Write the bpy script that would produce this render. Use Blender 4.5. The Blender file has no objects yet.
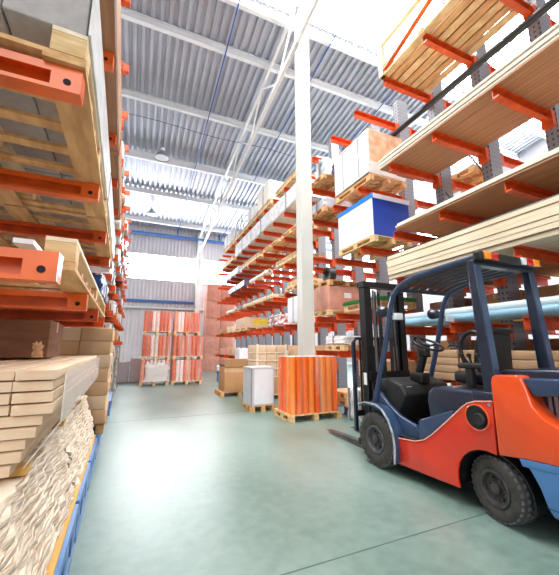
import bpy, bmesh, math, random
from mathutils import Vector, Matrix
random.seed(7)
R = math.radians
col = bpy.context.scene.collection

# ------------------------------------------------------------------ materials
def lin(c):
    out = []
    for v in c:
        v = v / 255.0
        out.append(v / 12.92 if v <= 0.04045 else ((v + 0.055) / 1.055) ** 2.4)
    return (out[0], out[1], out[2], 1.0)

MATS = {}
def mat(name, rgb, rough=0.5, metal=0.0, var=0.12, scale=6.0, stretch=(1, 1, 1), bump=0.0, rgb2=None,
        spec=0.5, coat=0.0, contrast=(0.35, 0.65), alpha=1.0, detail=4.0):
    if name in MATS: return MATS[name]
    m = bpy.data.materials.new(name); m.use_nodes = True
    nt = m.node_tree; N = nt.nodes; L = nt.links
    b = N['Principled BSDF']
    b.inputs['Roughness'].default_value = rough
    b.inputs['Metallic'].default_value = metal
    b.inputs['Specular IOR Level'].default_value = spec
    b.inputs['Coat Weight'].default_value = coat
    b.inputs['Alpha'].default_value = alpha
    tc = N.new('ShaderNodeTexCoord'); mp = N.new('ShaderNodeMapping')
    mp.inputs['Scale'].default_value = stretch
    L.new(tc.outputs['Object'], mp.inputs['Vector'])
    nz = N.new('ShaderNodeTexNoise'); nz.inputs['Scale'].default_value = scale
    nz.inputs['Detail'].default_value = detail
    L.new(mp.outputs['Vector'], nz.inputs['Vector'])
    rp = N.new('ShaderNodeValToRGB')
    c = lin(rgb)
    if rgb2 is None:
        c2 = tuple(min(1, v * (1 + var)) for v in c[:3]) + (1,)
        c1 = tuple(v * (1 - var) for v in c[:3]) + (1,)
    else:
        c1, c2 = c, lin(rgb2)
    e = rp.color_ramp.elements
    e[0].position, e[1].position = contrast
    e[0].color, e[1].color = c1, c2
    L.new(nz.outputs['Fac'], rp.inputs['Fac'])
    L.new(rp.outputs['Color'], b.inputs['Base Color'])
    if bump:
        bp = N.new('ShaderNodeBump'); bp.inputs['Strength'].default_value = bump
        bp.inputs['Distance'].default_value = 0.02
        L.new(nz.outputs['Fac'], bp.inputs['Height']); L.new(bp.outputs['Normal'], b.inputs['Normal'])
    MATS[name] = m
    return m

def emis(name, rgb, strength):
    m = bpy.data.materials.new(name); m.use_nodes = True
    b = m.node_tree.nodes['Principled BSDF']
    b.inputs['Base Color'].default_value = lin(rgb)
    b.inputs['Emission Color'].default_value = lin(rgb)
    b.inputs['Emission Strength'].default_value = strength
    MATS[name] = m
    return m

ORANGE = mat('orange_rack_paint', (212, 80, 26), 0.36, var=0.18, scale=9, spec=0.5)
ORANGE_L = mat('orange_rack_paint_lit', (228, 98, 30), 0.32, var=0.16, scale=5)  # yellowish lit sheen of the nearest left arms put into the paint colour
DARKHOLE = mat('dark_hole', (30, 18, 14), 0.8)
WOOD = mat('pallet_wood', (206, 164, 112), 0.75, scale=5, stretch=(1, 1, 6), rgb2=(232, 200, 150), bump=0.1)
WOODX = mat('plank_wood', (190, 140, 88), 0.7, scale=4, stretch=(3, 0.6, 6), rgb2=(222, 176, 122), bump=0.1)
WOODD = mat('aged_wood', (120, 84, 54), 0.8, scale=4, stretch=(2, 0.6, 8), rgb2=(186, 134, 84), bump=0.1)
PALE = mat('pale_board', (236, 222, 198), 0.65, scale=3, stretch=(5, 0.4, 20), rgb2=(246, 236, 218))
PALE2 = mat('cream_board_edge', (224, 204, 170), 0.65, scale=3, stretch=(5, 0.4, 20), rgb2=(240, 226, 200))
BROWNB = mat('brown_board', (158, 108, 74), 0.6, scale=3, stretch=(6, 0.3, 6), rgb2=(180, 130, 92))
CARTON = mat('brown_cardboard', (190, 142, 98), 0.8, scale=3, var=0.07)
CARTON2 = mat('tan_cardboard', (206, 168, 130), 0.8, scale=3, var=0.07)
CARTON3 = mat('beige_cardboard', (218, 190, 160), 0.8, scale=3, var=0.07)
CARTOND = mat('dark_cardboard', (128, 88, 66), 0.8, scale=4, stretch=(1, 1, 4), var=0.15)
PINKC = mat('pink_cardboard', (206, 146, 126), 0.7, scale=5, var=0.1)
WHITEW = mat('white_wrap', (204, 202, 202), 0.35, scale=7, stretch=(1.5, .6, 1), rgb2=(232, 231, 230), bump=0.5)
WHITEP = mat('white_panel', (226, 228, 236), 0.4, var=0.02)
GREYPAV = mat('grey_paver', (178, 170, 168), 0.85, scale=18, var=0.08, bump=0.05)
STEEL = mat('white_steel', (226, 228, 226), 0.45, var=0.04, scale=2)
BLUEP = mat('blue_plastic', (84, 128, 184), 0.4, var=0.12, scale=6)
BLUEBOX = mat('royal_blue_panel', (8, 62, 176), 0.4, var=0.06)
BLUELID = mat('sky_blue_edge', (22, 122, 208), 0.4, var=0.06)
PIPEB = mat('light_blue_pipe', (150, 196, 220), 0.3, var=0.06, scale=3)
PIPEW = mat('white_pipe', (216, 228, 232), 0.3, var=0.04)
BLACK = mat('black_paint', (22, 23, 26), 0.4, var=0.2, scale=10)
BLACKP = mat('black_plastic', (30, 31, 34), 0.5, var=0.2, scale=20)
RUBBER = mat('tyre_rubber', (48, 46, 44), 0.75, scale=16, rgb2=(66, 62, 58), bump=0.1)
TREADM = mat('blue_lit_tread', (84, 86, 96), 0.8, scale=14, var=0.2, bump=0.1)  # bluish light falling on the tread painted into its colour
RIM = mat('dark_rim', (70, 67, 66), 0.45, metal=0.3, scale=12, var=0.25)
RIMG = mat('grey_rim', (92, 92, 96), 0.4, metal=0.4, scale=12, var=0.2)
FLRED = mat('forklift_red', (212, 50, 22), 0.24, var=0.05, scale=3, coat=0.7)
FLORG = mat('forklift_orange', (232, 78, 24), 0.24, var=0.05, scale=3, coat=0.7)
FLBLUE = mat('forklift_blue', (46, 66, 98), 0.3, var=0.1, scale=5, coat=0.3)
FLNAVY = mat('forklift_navy', (28, 39, 60), 0.3, var=0.12, scale=5, coat=0.3)
FLSTEEL = mat('forklift_steel_blue', (72, 120, 176), 0.35, var=0.06, scale=5, coat=0.3)
WORNG = mat('worn_edge', (150, 158, 166), 0.5, scale=14, rgb2=(196, 200, 204))
CABLE = mat('blue_cable', (40, 84, 160), 0.5)
BEAMB = mat('blue_beam', (60, 104, 168), 0.45, var=0.05)
WIRE = mat('dark_wire', (60, 62, 66), 0.6)

FILM2 = mat('thin_milky_film', (250, 246, 242), 0.25, scale=5, stretch=(1, .4, 2), var=0.04, bump=0.6, alpha=0.38)
FILMW = mat('milky_film', (246, 238, 236), 0.3, scale=6, var=0.04, bump=0.5, alpha=0.62)
ROLLO = [mat('orange_roll_a', (248, 104, 18), 0.2, scale=3, stretch=(1, 1, 0.4), var=0.10, coat=0.5),
         mat('orange_roll_b', (255, 132, 34), 0.2, scale=3, stretch=(1, 1, 0.4), var=0.10, coat=0.5),
         mat('orange_roll_c', (236, 84, 16), 0.2, scale=3, stretch=(1, 1, 0.4), var=0.10, coat=0.5)]
ROLLR = [mat('red_roll_a', (228, 108, 72), 0.3, var=0.12), mat('red_roll_b', (238, 150, 120), 0.3, var=0.12),
         mat('white_roll', (244, 222, 216), 0.3, var=0.05), mat('red_roll_c', (216, 88, 54), 0.3, var=0.12)]
AMBER = mat('amber_lens', (255, 150, 10), 0.15, var=0.05, coat=0.5)
REDL = mat('red_lens', (206, 24, 16), 0.15, var=0.05, coat=0.5)
CLEARL = mat('clear_lens', (236, 240, 246), 0.12, var=0.05, coat=0.6)
GREEN = mat('green_tarp', (24, 128, 60), 0.5, var=0.12)
YELLOW = mat('yellow_label', (240, 206, 60), 0.5, var=0.05)
GREYM = mat('grey_metal', (150, 154, 160), 0.4, metal=0.5, var=0.1)
PURPLE = mat('dark_wrap', (92, 84, 104), 0.35, scale=8, var=0.4)
MAUVE = mat('mauve_wrap', (170, 158, 164), 0.45, scale=8, stretch=(1, 1, 5), var=0.06)
PAPER = mat('white_paper', (246, 246, 246), 0.6, var=0.01)
REDSH = mat('dark_red_carton', (128, 66, 56), 0.7, var=0.08)
SHEETE = mat('layered_sheet_edge', (176, 148, 120), 0.75, scale=4, stretch=(1.6, 1.2, 40), rgb2=(240, 226, 206), bump=0.6, contrast=(.38, .56))
STRIP = mat('beige_strip_board', (214, 178, 146), 0.75, scale=3, stretch=(2, 1, 6), rgb2=(228, 206, 178))
YELLOWB = mat('yellow_plywood', (222, 172, 92), 0.6, scale=4, stretch=(3, .5, 3), var=0.1)

def upright_mat():
    m = bpy.data.materials.new('perforated_steel'); m.use_nodes = True
    nt = m.node_tree; N = nt.nodes; L = nt.links; b = N['Principled BSDF']
    b.inputs['Roughness'].default_value = 0.45; b.inputs['Metallic'].default_value = 0.25
    tc = N.new('ShaderNodeTexCoord'); vo = N.new('ShaderNodeTexVoronoi')
    vo.inputs['Randomness'].default_value = 0.0; vo.inputs['Scale'].default_value = 1.0
    mp = N.new('ShaderNodeMapping'); mp.inputs['Scale'].default_value = (14, 14, 11)
    L.new(tc.outputs['Object'], mp.inputs['Vector']); L.new(mp.outputs['Vector'], vo.inputs['Vector'])
    rp = N.new('ShaderNodeValToRGB'); e = rp.color_ramp.elements
    e[0].position = 0.21; e[0].color = lin((74, 74, 82)); e[1].position = 0.25; e[1].color = lin((136, 138, 146))
    L.new(vo.outputs['Distance'], rp.inputs['Fac']); L.new(rp.outputs['Color'], b.inputs['Base Color'])
    return m
UPR = upright_mat()

def floor_mat():
    m = bpy.data.materials.new('green_grey_epoxy'); m.use_nodes = True
    nt = m.node_tree; N = nt.nodes; L = nt.links; b = N['Principled BSDF']
    tc = N.new('ShaderNodeTexCoord')
    n1 = N.new('ShaderNodeTexNoise'); n1.inputs['Scale'].default_value = 0.9; n1.inputs['Detail'].default_value = 6
    n2 = N.new('ShaderNodeTexNoise'); n2.inputs['Scale'].default_value = 9; n2.inputs['Detail'].default_value = 5
    mp = N.new('ShaderNodeMapping'); mp.inputs['Scale'].default_value = (1, 0.5, 1)
    L.new(tc.outputs['Object'], mp.inputs['Vector'])
    L.new(mp.outputs['Vector'], n1.inputs['Vector']); L.new(tc.outputs['Object'], n2.inputs['Vector'])
    mx = N.new('ShaderNodeMix'); mx.data_type = 'FLOAT'; mx.inputs[0].default_value = 0.35
    L.new(n1.outputs['Fac'], mx.inputs[2]); L.new(n2.outputs['Fac'], mx.inputs[3])
    rp = N.new('ShaderNodeValToRGB'); e = rp.color_ramp.elements
    e[0].position = 0.36; e[0].color = lin((90, 118, 108)); e[1].position = 0.64; e[1].color = lin((130, 152, 144))
    L.new(mx.outputs[0], rp.inputs['Fac']); L.new(rp.outputs['Color'], b.inputs['Base Color'])
    r2 = N.new('ShaderNodeMapRange'); r2.inputs[3].default_value = 0.26; r2.inputs[4].default_value = 0.50
    L.new(n2.outputs['Fac'], r2.inputs[0]); L.new(r2.outputs[0], b.inputs['Roughness'])
    b.inputs['Specular IOR Level'].default_value = 0.8; b.inputs['Coat Weight'].default_value = 0.4; b.inputs['Coat Roughness'].default_value = 0.38
    bp = N.new('ShaderNodeBump'); bp.inputs['Strength'].default_value = 0.04; bp.inputs['Distance'].default_value = 0.01
    L.new(n2.outputs['Fac'], bp.inputs['Height']); L.new(bp.outputs['Normal'], b.inputs['Normal'])
    return m

def streaky_film(name, rgb, lo, hi):  # wrap film with highlight streaks painted through vertical alpha noise
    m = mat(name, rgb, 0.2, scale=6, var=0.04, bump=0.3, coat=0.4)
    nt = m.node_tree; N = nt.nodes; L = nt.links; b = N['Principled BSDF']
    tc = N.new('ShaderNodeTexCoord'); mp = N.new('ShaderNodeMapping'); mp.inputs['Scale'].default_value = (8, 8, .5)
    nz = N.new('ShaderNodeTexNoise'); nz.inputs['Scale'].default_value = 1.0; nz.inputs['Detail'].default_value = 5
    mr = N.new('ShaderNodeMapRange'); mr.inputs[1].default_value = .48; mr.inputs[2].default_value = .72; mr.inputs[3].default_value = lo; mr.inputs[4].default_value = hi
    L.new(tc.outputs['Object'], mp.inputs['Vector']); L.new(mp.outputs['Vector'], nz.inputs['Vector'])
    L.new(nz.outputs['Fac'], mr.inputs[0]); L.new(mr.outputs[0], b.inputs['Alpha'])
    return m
FILM = streaky_film('clear_film_glint_streaks', (255, 226, 190), .02, .4)
FILM3 = streaky_film('milky_film_glint_streaks', (250, 232, 226), .08, .6)
# ------------------------------------------------------------------ mesh builder
class MB:
    def __init__(s): s.v = []; s.f = []; s.sm = []
    def add(s, vs, fs, smooth=False):
        o = len(s.v); s.v += [tuple(v) for v in vs]
        for f in fs: s.f.append(tuple(i + o for i in f)); s.sm.append(smooth)
        return s
    def box(s, x0, x1, y0, y1, z0, z1, rz=0, piv=None):
        vs = [(x, y, z) for z in (z0, z1) for x, y in ((x0, y0), (x1, y0), (x1, y1), (x0, y1))]
        if rz:
            p = piv or ((x0 + x1) / 2, (y0 + y1) / 2); c, n = math.cos(rz), math.sin(rz)
            vs = [(p[0] + (x - p[0]) * c - (y - p[1]) * n, p[1] + (x - p[0]) * n + (y - p[1]) * c, z) for x, y, z in vs]
        return s.add(vs, [(3, 2, 1, 0), (4, 5, 6, 7), (0, 1, 5, 4), (1, 2, 6, 5), (2, 3, 7, 6), (3, 0, 4, 7)])
    def bbox(s, x0, x1, y0, y1, z0, z1, b=0.02):
        """box with chamfered edges"""
        bm = bmesh.new(); bmesh.ops.create_cube(bm, size=1)
        for v in bm.verts:
            v.co = Vector((x0 + (v.co.x + .5) * (x1 - x0), y0 + (v.co.y + .5) * (y1 - y0), z0 + (v.co.z + .5) * (z1 - z0)))
        bmesh.ops.bevel(bm, geom=list(bm.edges), offset=b, segments=3, affect='EDGES', profile=0.5)
        return s.frombm(bm, True)
    def frombm(s, bm, smooth=False):
        bm.verts.index_update()
        s.add([v.co[:] for v in bm.verts], [[v.index for v in f.verts] for f in bm.faces], smooth); bm.free(); return s
    def prism(s, poly, a0, a1, axis='x', bevel=0):
        """extrude a polygon; axis x: poly is (y,z); axis y: (x,z); axis z: (x,y)"""
        def P(p, a): return {'x': (a, p[0], p[1]), 'y': (p[0], a, p[1]), 'z': (p[0], p[1], a)}[axis]
        bm = bmesh.new(); n = len(poly)
        A = [bm.verts.new(P(p, a0)) for p in poly]; B = [bm.verts.new(P(p, a1)) for p in poly]
        bm.faces.new(A); bm.faces.new(B[::-1])
        for i in range(n): bm.faces.new((A[i], A[(i + 1) % n], B[(i + 1) % n], B[i]))
        bmesh.ops.recalc_face_normals(bm, faces=bm.faces)
        if bevel:
            es = [e for e in bm.edges if len(e.link_faces) == 2 and e.calc_face_angle(0) > 0.5]
            bmesh.ops.bevel(bm, geom=es, offset=bevel, segments=3, affect='EDGES', profile=0.5, clamp_overlap=True)
        return s.frombm(bm, bool(bevel))
    def cyl(s, p0, p1, r0, r1=None, n=20, caps=True):
        r1 = r0 if r1 is None else r1
        p0, p1 = Vector(p0), Vector(p1); d = (p1 - p0).normalized()
        u = d.orthogonal().normalized(); w = d.cross(u)
        vs = []
        for p, r in ((p0, r0), (p1, r1)):
            for i in range(n):
                a = 2 * math.pi * i / n; vs.append((p + (u * math.cos(a) + w * math.sin(a)) * r)[:])
        s.add(vs, [(i, (i + 1) % n, n + (i + 1) % n, n + i) for i in range(n)], True)
        if caps: s.add(vs, [tuple(range(n))[::-1], tuple(range(n, 2 * n))])
        return s
    def tube(s, pts, r, n=10, square=False):
        pts = [Vector(p) for p in pts]; rings = []
        prev = None
        for i, p in enumerate(pts):
            d = (pts[min(i + 1, len(pts) - 1)] - pts[max(i - 1, 0)]).normalized()
            ref = Vector((1, 0, 0)) if abs(d.x) < 0.9 else Vector((0, 1, 0))
            u = (ref - d * ref.dot(d)).normalized(); w = d.cross(u)
            ring = []
            k = 4 if square else n
            for j in range(k):
                a = 2 * math.pi * j / k + (math.pi / 4 if square else 0); q = r * (1.414 if square else 1)
                ring.append((p + (u * math.cos(a) + w * math.sin(a)) * q)[:])
            rings.append(ring)
        k = len(rings[0]); vs = [v for r_ in rings for v in r_]; fs = []
        for i in range(len(rings) - 1):
            for j in range(k): fs.append((i * k + j, i * k + (j + 1) % k, (i + 1) * k + (j + 1) % k, (i + 1) * k + j))
        s.add(vs, fs, not square)
        s.add(vs, [tuple(range(k))[::-1], tuple(range(len(vs) - k, len(vs)))])
        return s
    def lathe(s, prof, axis='x', c=(0, 0, 0), n=40, closed=False):
        """prof: (a, r) pairs, a along axis"""
        vs = []; m = len(prof)
        for i in range(n):
            t = 2 * math.pi * i / n; C, S_ = math.cos(t), math.sin(t)
            for a, r in prof:
                q = {'x': (a, r * C, r * S_), 'y': (r * C, a, r * S_), 'z': (r * C, r * S_, a)}[axis]
                vs.append((c[0] + q[0], c[1] + q[1], c[2] + q[2]))
        fs = []
        for i in range(n):
            for j in range(m - (0 if closed else 1)):
                j2 = (j + 1) % m
                fs.append((i * m + j, ((i + 1) % n) * m + j, ((i + 1) % n) * m + j2, i * m + j2))
        return s.add(vs, fs, True)
    def mesh(s, name):
        me = bpy.data.meshes.new(name); me.from_pydata(s.v, [], s.f); me.update()
        bm = bmesh.new(); bm.from_mesh(me); bmesh.ops.recalc_face_normals(bm, faces=bm.faces); bm.to_mesh(me); bm.free()
        for p, k in zip(me.polygons, s.sm): p.use_smooth = k
        if any(s.sm):
            try: me.set_sharp_from_angle(angle=R(38))
            except Exception: pass
        return me
    def build(s, name, m, parent=None):
        me = s.mesh(name); me.materials.append(m)
        o = bpy.data.objects.new(name, me); col.objects.link(o)
        if parent is not None: o.parent = parent
        return o

def tag(o, label=None, cat=None, group=None, kind=None):
    if label: o['label'] = label
    if cat: o['category'] = cat
    if group: o['group'] = group
    if kind: o['kind'] = kind
    return o
def thing(name, label, cat, loc=(0, 0, 0), rz=0, group=None):
    o = bpy.data.objects.new(name, None); col.objects.link(o)
    o.empty_display_size = 0.1
    o.location = loc; o.rotation_euler = (0, 0, rz)
    return tag(o, label, cat, group)
CACHE = {}
def part(name, key, fn, m, parent):
    """a part whose mesh may be shared between copies of the thing"""
    k = (key, m.name)
    if k not in CACHE:
        me = fn().mesh(name); me.materials.append(m); CACHE[k] = me
    o = bpy.data.objects.new(name, CACHE[k]); col.objects.link(o)
    o.parent = parent
    return o
def solo(name, label, cat, mb, m, loc=(0, 0, 0), rz=0, group=None):
    o = mb.build(name, m); o.location = loc; o.rotation_euler = (0, 0, rz)
    return tag(o, label, cat, group)
def struct(name, mb, m, parent=None):
    o = mb.build(name, m, parent)
    if parent is None: o['kind'] = 'structure'
    return o

# ------------------------------------------------------------------ the hall
WY = 23.1                                # far wall
def zr(y): return 9.69 + 0.12 * (WY - y)  # roof underside

struct('floor', MB().box(-6, 19, -3, WY + .3, -0.2, 0), floor_mat())
JOINT = mat('joint_sealant', (78, 100, 94), 0.7)
struct('trim_1', MB().box(-2, 12, 2.235, 2.247, -0.001, 0.0012), JOINT)
struct('trim_2', MB().box(-2, 12, 7.59, 7.60, -0.001, 0.0012), JOINT)


def corr_wall(x0, x1, z0, z1, y, pitch=0.24, d=0.05):
    m = MB(); vs = []; n = int((x1 - x0) / pitch)
    prof = []
    for i in range(n):
        a = x0 + i * pitch
        prof += [(a, y), (a + pitch * .42, y), (a + pitch * .5, y - d), (a + pitch * .92, y - d)]
    prof.append((x1, y))
    for x, yy in prof: vs += [(x, yy, z0), (x, yy, z1)]
    m.add(vs, [(2 * i, 2 * i + 2, 2 * i + 3, 2 * i + 1) for i in range(len(prof) - 1)])
    return m
WALL = mat('ribbed_wall_panel', (206, 202, 206), 0.5, var=0.03, scale=1)
WINB, WINT = 6.02, 7.72
struct('wall_far', corr_wall(-6, 19, 0, WINB, WY), WALL)
struct('wall_far_upper', corr_wall(-6, 19, WINT, 9.8, WY), WALL)
WINM = emis('daylight_glazing', (250, 252, 255), 20.0)
w1 = struct('window_1', MB().box(-6, 19, WY - 0.01, WY + 0.05, WINB, WINT), WINM)
w1f = MB()
for k in range(-6, 20, 2): w1f.box(k + .1, k + .14, WY - .04, WY - .012, WINB, WINT)
w1f.box(-6, 19, WY - .06, WY - .012, WINB - .06, WINB); w1f.box(-6, 19, WY - .06, WY - .012, WINT, WINT + .06)
struct('window_frame', w1f, STEEL, w1)
# wall pilasters
for i, x in enumerate((-3.2, 3.52, 10.2)):
    struct('trim_%d' % (4 + i), MB().box(x - .16, x + .16, WY - .42, WY - .07, 0, 9.7), STEEL)
struct('trim_7', MB().box(-6, 3.3, WY - .2, WY - .06, 4.42, 4.58), BEAMB)
struct('trim_8', MB().box(-6, 12, WY - .45, WY - .2, 9.05, 9.2), BEAMB)
struct('trim_9', MB().box(-6, 12, WY - .30, WY - .06, 4.0, 4.1), STEEL)
struct('baseboard_far', MB().box(-6, 19, WY - .1, WY - .055, 0, .22), STEEL)
# right wall, far behind the racks, with its own window band
RW = 17.5
struct('wall_right', MB().box(RW, RW + .1, 0, WY, 0, 8.2).box(RW, RW + .1, 0, WY, 10.2, 12.5), WALL)
struct('window_2', MB().box(RW, RW + .05, 0, WY, 8.2, 10.2), WINM)

# corrugated roof deck
def roof_sheet(x0, x1, y0, y1, pitch=0.255, d=0.10):
    m = MB(); prof = []
    n = int(round((x1 - x0) / pitch))
    for i in range(n):
        a = x0 + i * pitch
        prof += [(a, 0), (a + pitch * .40, 0), (a + pitch * .52, d), (a + pitch * .88, d)]
    prof.append((x1, 0))
    vs = []
    for x, dz in prof: vs += [(x, y0, zr(y0) + dz), (x, y1, zr(y1) + dz)]
    m.add(vs, [(2 * i, 2 * i + 2, 2 * i + 3, 2 * i + 1) for i in range(len(prof) - 1)])
    return m
ROOFM = mat('galvanised_roof_deck', (186, 190, 202), 0.38, metal=0.3, var=0.06, scale=1.5)
SKY0, SKY1 = 3.4, 7.45
struct('ceiling', roof_sheet(-6, 18, SKY1, WY), ROOFM)
struct('ceiling_front', roof_sheet(-6, 18, -1.4, SKY0), ROOFM)
SKYM = emis('skylight_panel', (255, 255, 255), 16.0)
struct('window_3', MB().add([(x, y, zr(y) + .12) for x, y in ((-6, SKY0), (18, SKY0), (18, SKY1), (-6, SKY1))], [(0, 1, 2, 3)]), SKYM)
# second rooflight strip over the right-hand aisle
PURLIN = mat('purlin_paint', (222, 224, 226), 0.5, var=0.04, scale=2)
PURL = (7.55, 9.05, 11.95, 15.3, 18.4, 21.8)
k = 10
for y in PURL + (5.3, 3.5):
    z = zr(y); m = MB()
    h = (.34 if y == 15.3 else .24) if y > 5.4 else .12
    m.box(-6, 18, y - .07, y + .07, z - .03, z - .004).box(-6, 18, y - .012, y + .012, z - h, z - .03).box(-6, 18, y - .07, y + .07, z - h - .025, z - h)
    struct('trim_%d' % k, m, PURLIN); k += 1
# skylight glazing bars
for x in [-5 + 2.2 * i for i in range(11)]:
    struct('trim_%d' % k, MB().add([(x + a, y, zr(y) + dz) for y in (SKY0, SKY1) for a, dz in ((0, .02), (.05, .02), (.05, .1), (0, .1))],
           [(0, 1, 5, 4), (1, 2, 6, 5), (2, 3, 7, 6), (3, 0, 4, 7)]), STEEL); k += 1
# longitudinal lattice girder carried by the column
def girder(x, y0, y1, drop=1.25, step=1.45):
    m = MB()
    up = lambda y: (x, y, zr(y) - .32)
    lo = lambda y: (x + .02, y, zr(y) - .32 - drop)
    m.tube([up(y0), up(y1)], .05, square=True); m.tube([lo(y0), lo(y1 - .3)], .055, square=True)
    y = y0; s = 0
    while y + step < y1:
        a, b = (up(y), lo(y + step)) if s == 0 else (lo(y), up(y + step))
        m.tube([a, b], .028, square=True); s ^= 1; y += step
    return m
struct('trim_%d' % k, girder(3.5, 4.0, WY - .4), STEEL); k += 1
struct('trim_%d' % k, girder(10.2, 2.0, WY - .4), STEEL); k += 1
# sway rods under the deck
for x in (1.93, 5.05, 8.3):
    struct('trim_%d' % k, MB().tube([(x, 3.4, zr(3.4) - .3), (x, WY - .3, zr(WY) - .3)], .022, 8), CABLE); k += 1
# blue bracing verticals under the eave
for x in (1.93, 4.9):
    struct('trim_%d' % k, MB().box(x - .04, x + .04, WY - .4, WY - .3, 9.1, 9.7), BEAMB); k += 1
# column
COLM = mat('column_paint', (196, 196, 190), 0.5, var=0.04, scale=2)
CX_, CY_ = 3.72, 7.0
struct('column', MB().box(CX_ - .15, CX_ + .15, CY_ - .012, CY_ + .012, 0, zr(CY_)).box(CX_ - .16, CX_ - .13, CY_ - .14, CY_ + .14, 0, zr(CY_)).box(CX_ + .13, CX_ + .16, CY_ - .14, CY_ + .14, 0, zr(CY_)).box(CX_ - .13, CX_ + .13, CY_ - .14, CY_ - .11, 0, zr(CY_)), COLM)
struct('trim_%d' % k, MB().box(-6, CX_ - .16, CY_ - .06, CY_ + .06, 20, 20.01) if False else MB().box(CX_ - .2, CX_ + .2, CY_ - .2, CY_ + .2, 0, .02), GREYM); k += 1

# pendant lamps
def pendant(px, py, pz, label):
    t = thing('pendant_lamp', label, 'lamp', (px, py, pz))
    MB().lathe([(.0, .30), (.03, .31), (.16, .24), (.3, .12), (.36, .1), (.36, 0)], 'z', n=24).build('lamp_shade', GREYM, t)
    MB().cyl((0, 0, .36), (0, 0, .5), .09, n=14).build('lamp_housing', STEEL, t)
    MB().cyl((0, 0, .5), (0, 0, zr(py) - pz - .05), .012, n=6).build('cord', WIRE, t)
    MB().lathe([(.02, 0), (.02, .29)], 'z', n=24).build('diffuser', CLEARL, t)
pendant(.32, 14.0, 9.75, 'grey bell lamp hanging in the middle of the corrugated roof')
pendant(.11, 20.0, 9.4, 'small grey cone lamp hanging nearest the far wall')
solo('power_cable', 'thin dark cable strung across below the corrugated roof', 'cable',
     MB().tube([(-4 + i * .8, 12.6, zr(12.6) - .45 - .05 * math.sin(i)) for i in range(20)], .012, 6), WIRE)

# ------------------------------------------------------------------ racks
def arm_mesh(L, h=.15, w=.09, side=1):
    """channel arm from x=0 (tip) to x=side*L, open towards -y; top at z=0"""
    m = MB(); s = side
    def bx(a, b, y0, y1, z0, z1): m.box(min(s * a, s * b), max(s * a, s * b), y0, y1, z0, z1)
    bx(0, L, -w / 2, w / 2, -.012, 0); bx(0, L, -w / 2, w / 2, -h, -h + .012); bx(0, L, w / 2 - .012, w / 2, -h + .012, -.012)
    bx(0, .02, -w / 2 + .01, w / 2, -h + .012, -h + .03)
    bx(L - .09, L - .002, -w / 2 - .03, w / 2 + .03, -h - .10, -.004)      # bracket
    return m
def arm_plate_mesh(L, h=.135, w=.09):
    m = arm_mesh(L, h, w, -1)
    m.box(-.13, 0, -w / 2, -w / 2 + .012, -h + .012, -.012); m.box(-.012, 0, -w / 2 + .012, w / 2, -h + .012, -.012)
    m.box(-L, -.13, -w / 2, -w / 2 + .012, -.042, -.012); m.box(-L, -.13, -w / 2, -w / 2 + .012, -h + .012, -h + .02)
    return m
def upright_mesh(h, wx=.30, wy=.17):
    m = MB()
    m.box(0, wx, -wy / 2, -wy / 2 + .02, 0, h).box(0, wx, wy / 2 - .02, wy / 2, 0, h).box(0, .02, -wy / 2 + .02, wy / 2 - .02, 0, h).box(wx - .02, wx, -wy / 2 + .02, wy / 2 - .02, 0, h)
    return m
XT, XU = 4.2, 5.45
def right_rack(label, ys, levels_of, top, back_levels):
    t = thing('cantilever_rack', label, 'rack', (0, 0, 0))
    for y in ys:
        u = part('upright', 'upr%g' % top, lambda: upright_mesh(top), UPR, t); u.location = (XU, y, 0)
        b = part('base_foot', 'base', lambda: MB().box(-1.1, .30, -.08, .08, 0, .2), BLUEP, u); b.location = (0, 0, 0)
        for z in levels_of(y):
            a = part('arm', 'armR', lambda: arm_mesh(XU - XT), ORANGE, t); a.location = (XT, y, z)
        for z in back_levels(y):
            a = part('arm', 'armRb', lambda: arm_mesh(1.1, side=-1), ORANGE, t); a.location = (XU + .30 + 1.1, y, z)
    # x braces between uprights
    for i in range(len(ys) - 1):
        if i % 2: continue
        y0, y1 = ys[i], ys[i + 1]
        for z0, z1 in ((2.9, 4.6), (4.6, 6.3)):
            MB().tube([(XU + .07, y0 + .1, z0), (XU + .07, y1 - .1, z1)], .012, 6).build('brace', WIRE, t)
    return t
NEAR_Y = [1.33, 2.33, 3.33, 4.33]
MID_Y = [5.33, 6.33, 7.33]
LN = [1.0, 1.85, 2.72, 3.6, 4.97, 6.88]
LM = [1.4, 2.27, 3.6, 4.97, 5.9, 6.88]
LF = [1.05, 2.2, 3.2, 4.2, 5.1, 6.0, 6.9]
right_rack('near orange cantilever rack on grey uprights behind the forklift', NEAR_Y + MID_Y,
           lambda y: LN if y < 5 else (LM if y > 7 else LM[:4] + LM[5:]), 7.55, lambda y: LN if y < 5 else LM)
FAR_Y = [8.33 + i for i in range(12)]
right_rack('far orange cantilever rack running from the white column to the end wall', FAR_Y, lambda y: LF, 8.4, lambda y: [2.2, 4.2, 6.0] if y < 12 else [])

# left rack: follows its own slightly turned line
def XL(y): return -.29 - .042 * min(y, 7.0) - .012 * max(0, y - 7.0)
LY = [1.72 + 1.28 * i for i in range(12)]
LL = [1.92, 2.87, 4.2, 5.3, 6.4]
def left_rack():
    t = thing('cantilever_rack', 'orange cantilever rack along the left side of the aisle', 'rack')
    for i, y in enumerate(LY):
        u = part('upright', 'uprL', lambda: upright_mesh(8.0), UPR, t); u.location = (XL(y) - 1.75, y, 0)
        lv = list(LL)
        if i >= 4: lv = [1.7, 2.3, 2.87, 3.6, 4.2, 4.75, 5.3, 6.4]
        for z in lv:
            a = part('arm', 'armL', lambda: arm_plate_mesh(1.6), ORANGE_L if i < 2 else ORANGE, t); a.location = (XL(y), y, z)
            if i < 3:
                h = part('bolt_hole', 'holeL', lambda: MB().lathe([(0, .0), (0, .017), (.003, .017)], 'y', n=16), DARKHOLE, a)
                h.location = (-.06, -.0485, -.085)
    return t
left_rack()

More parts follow.
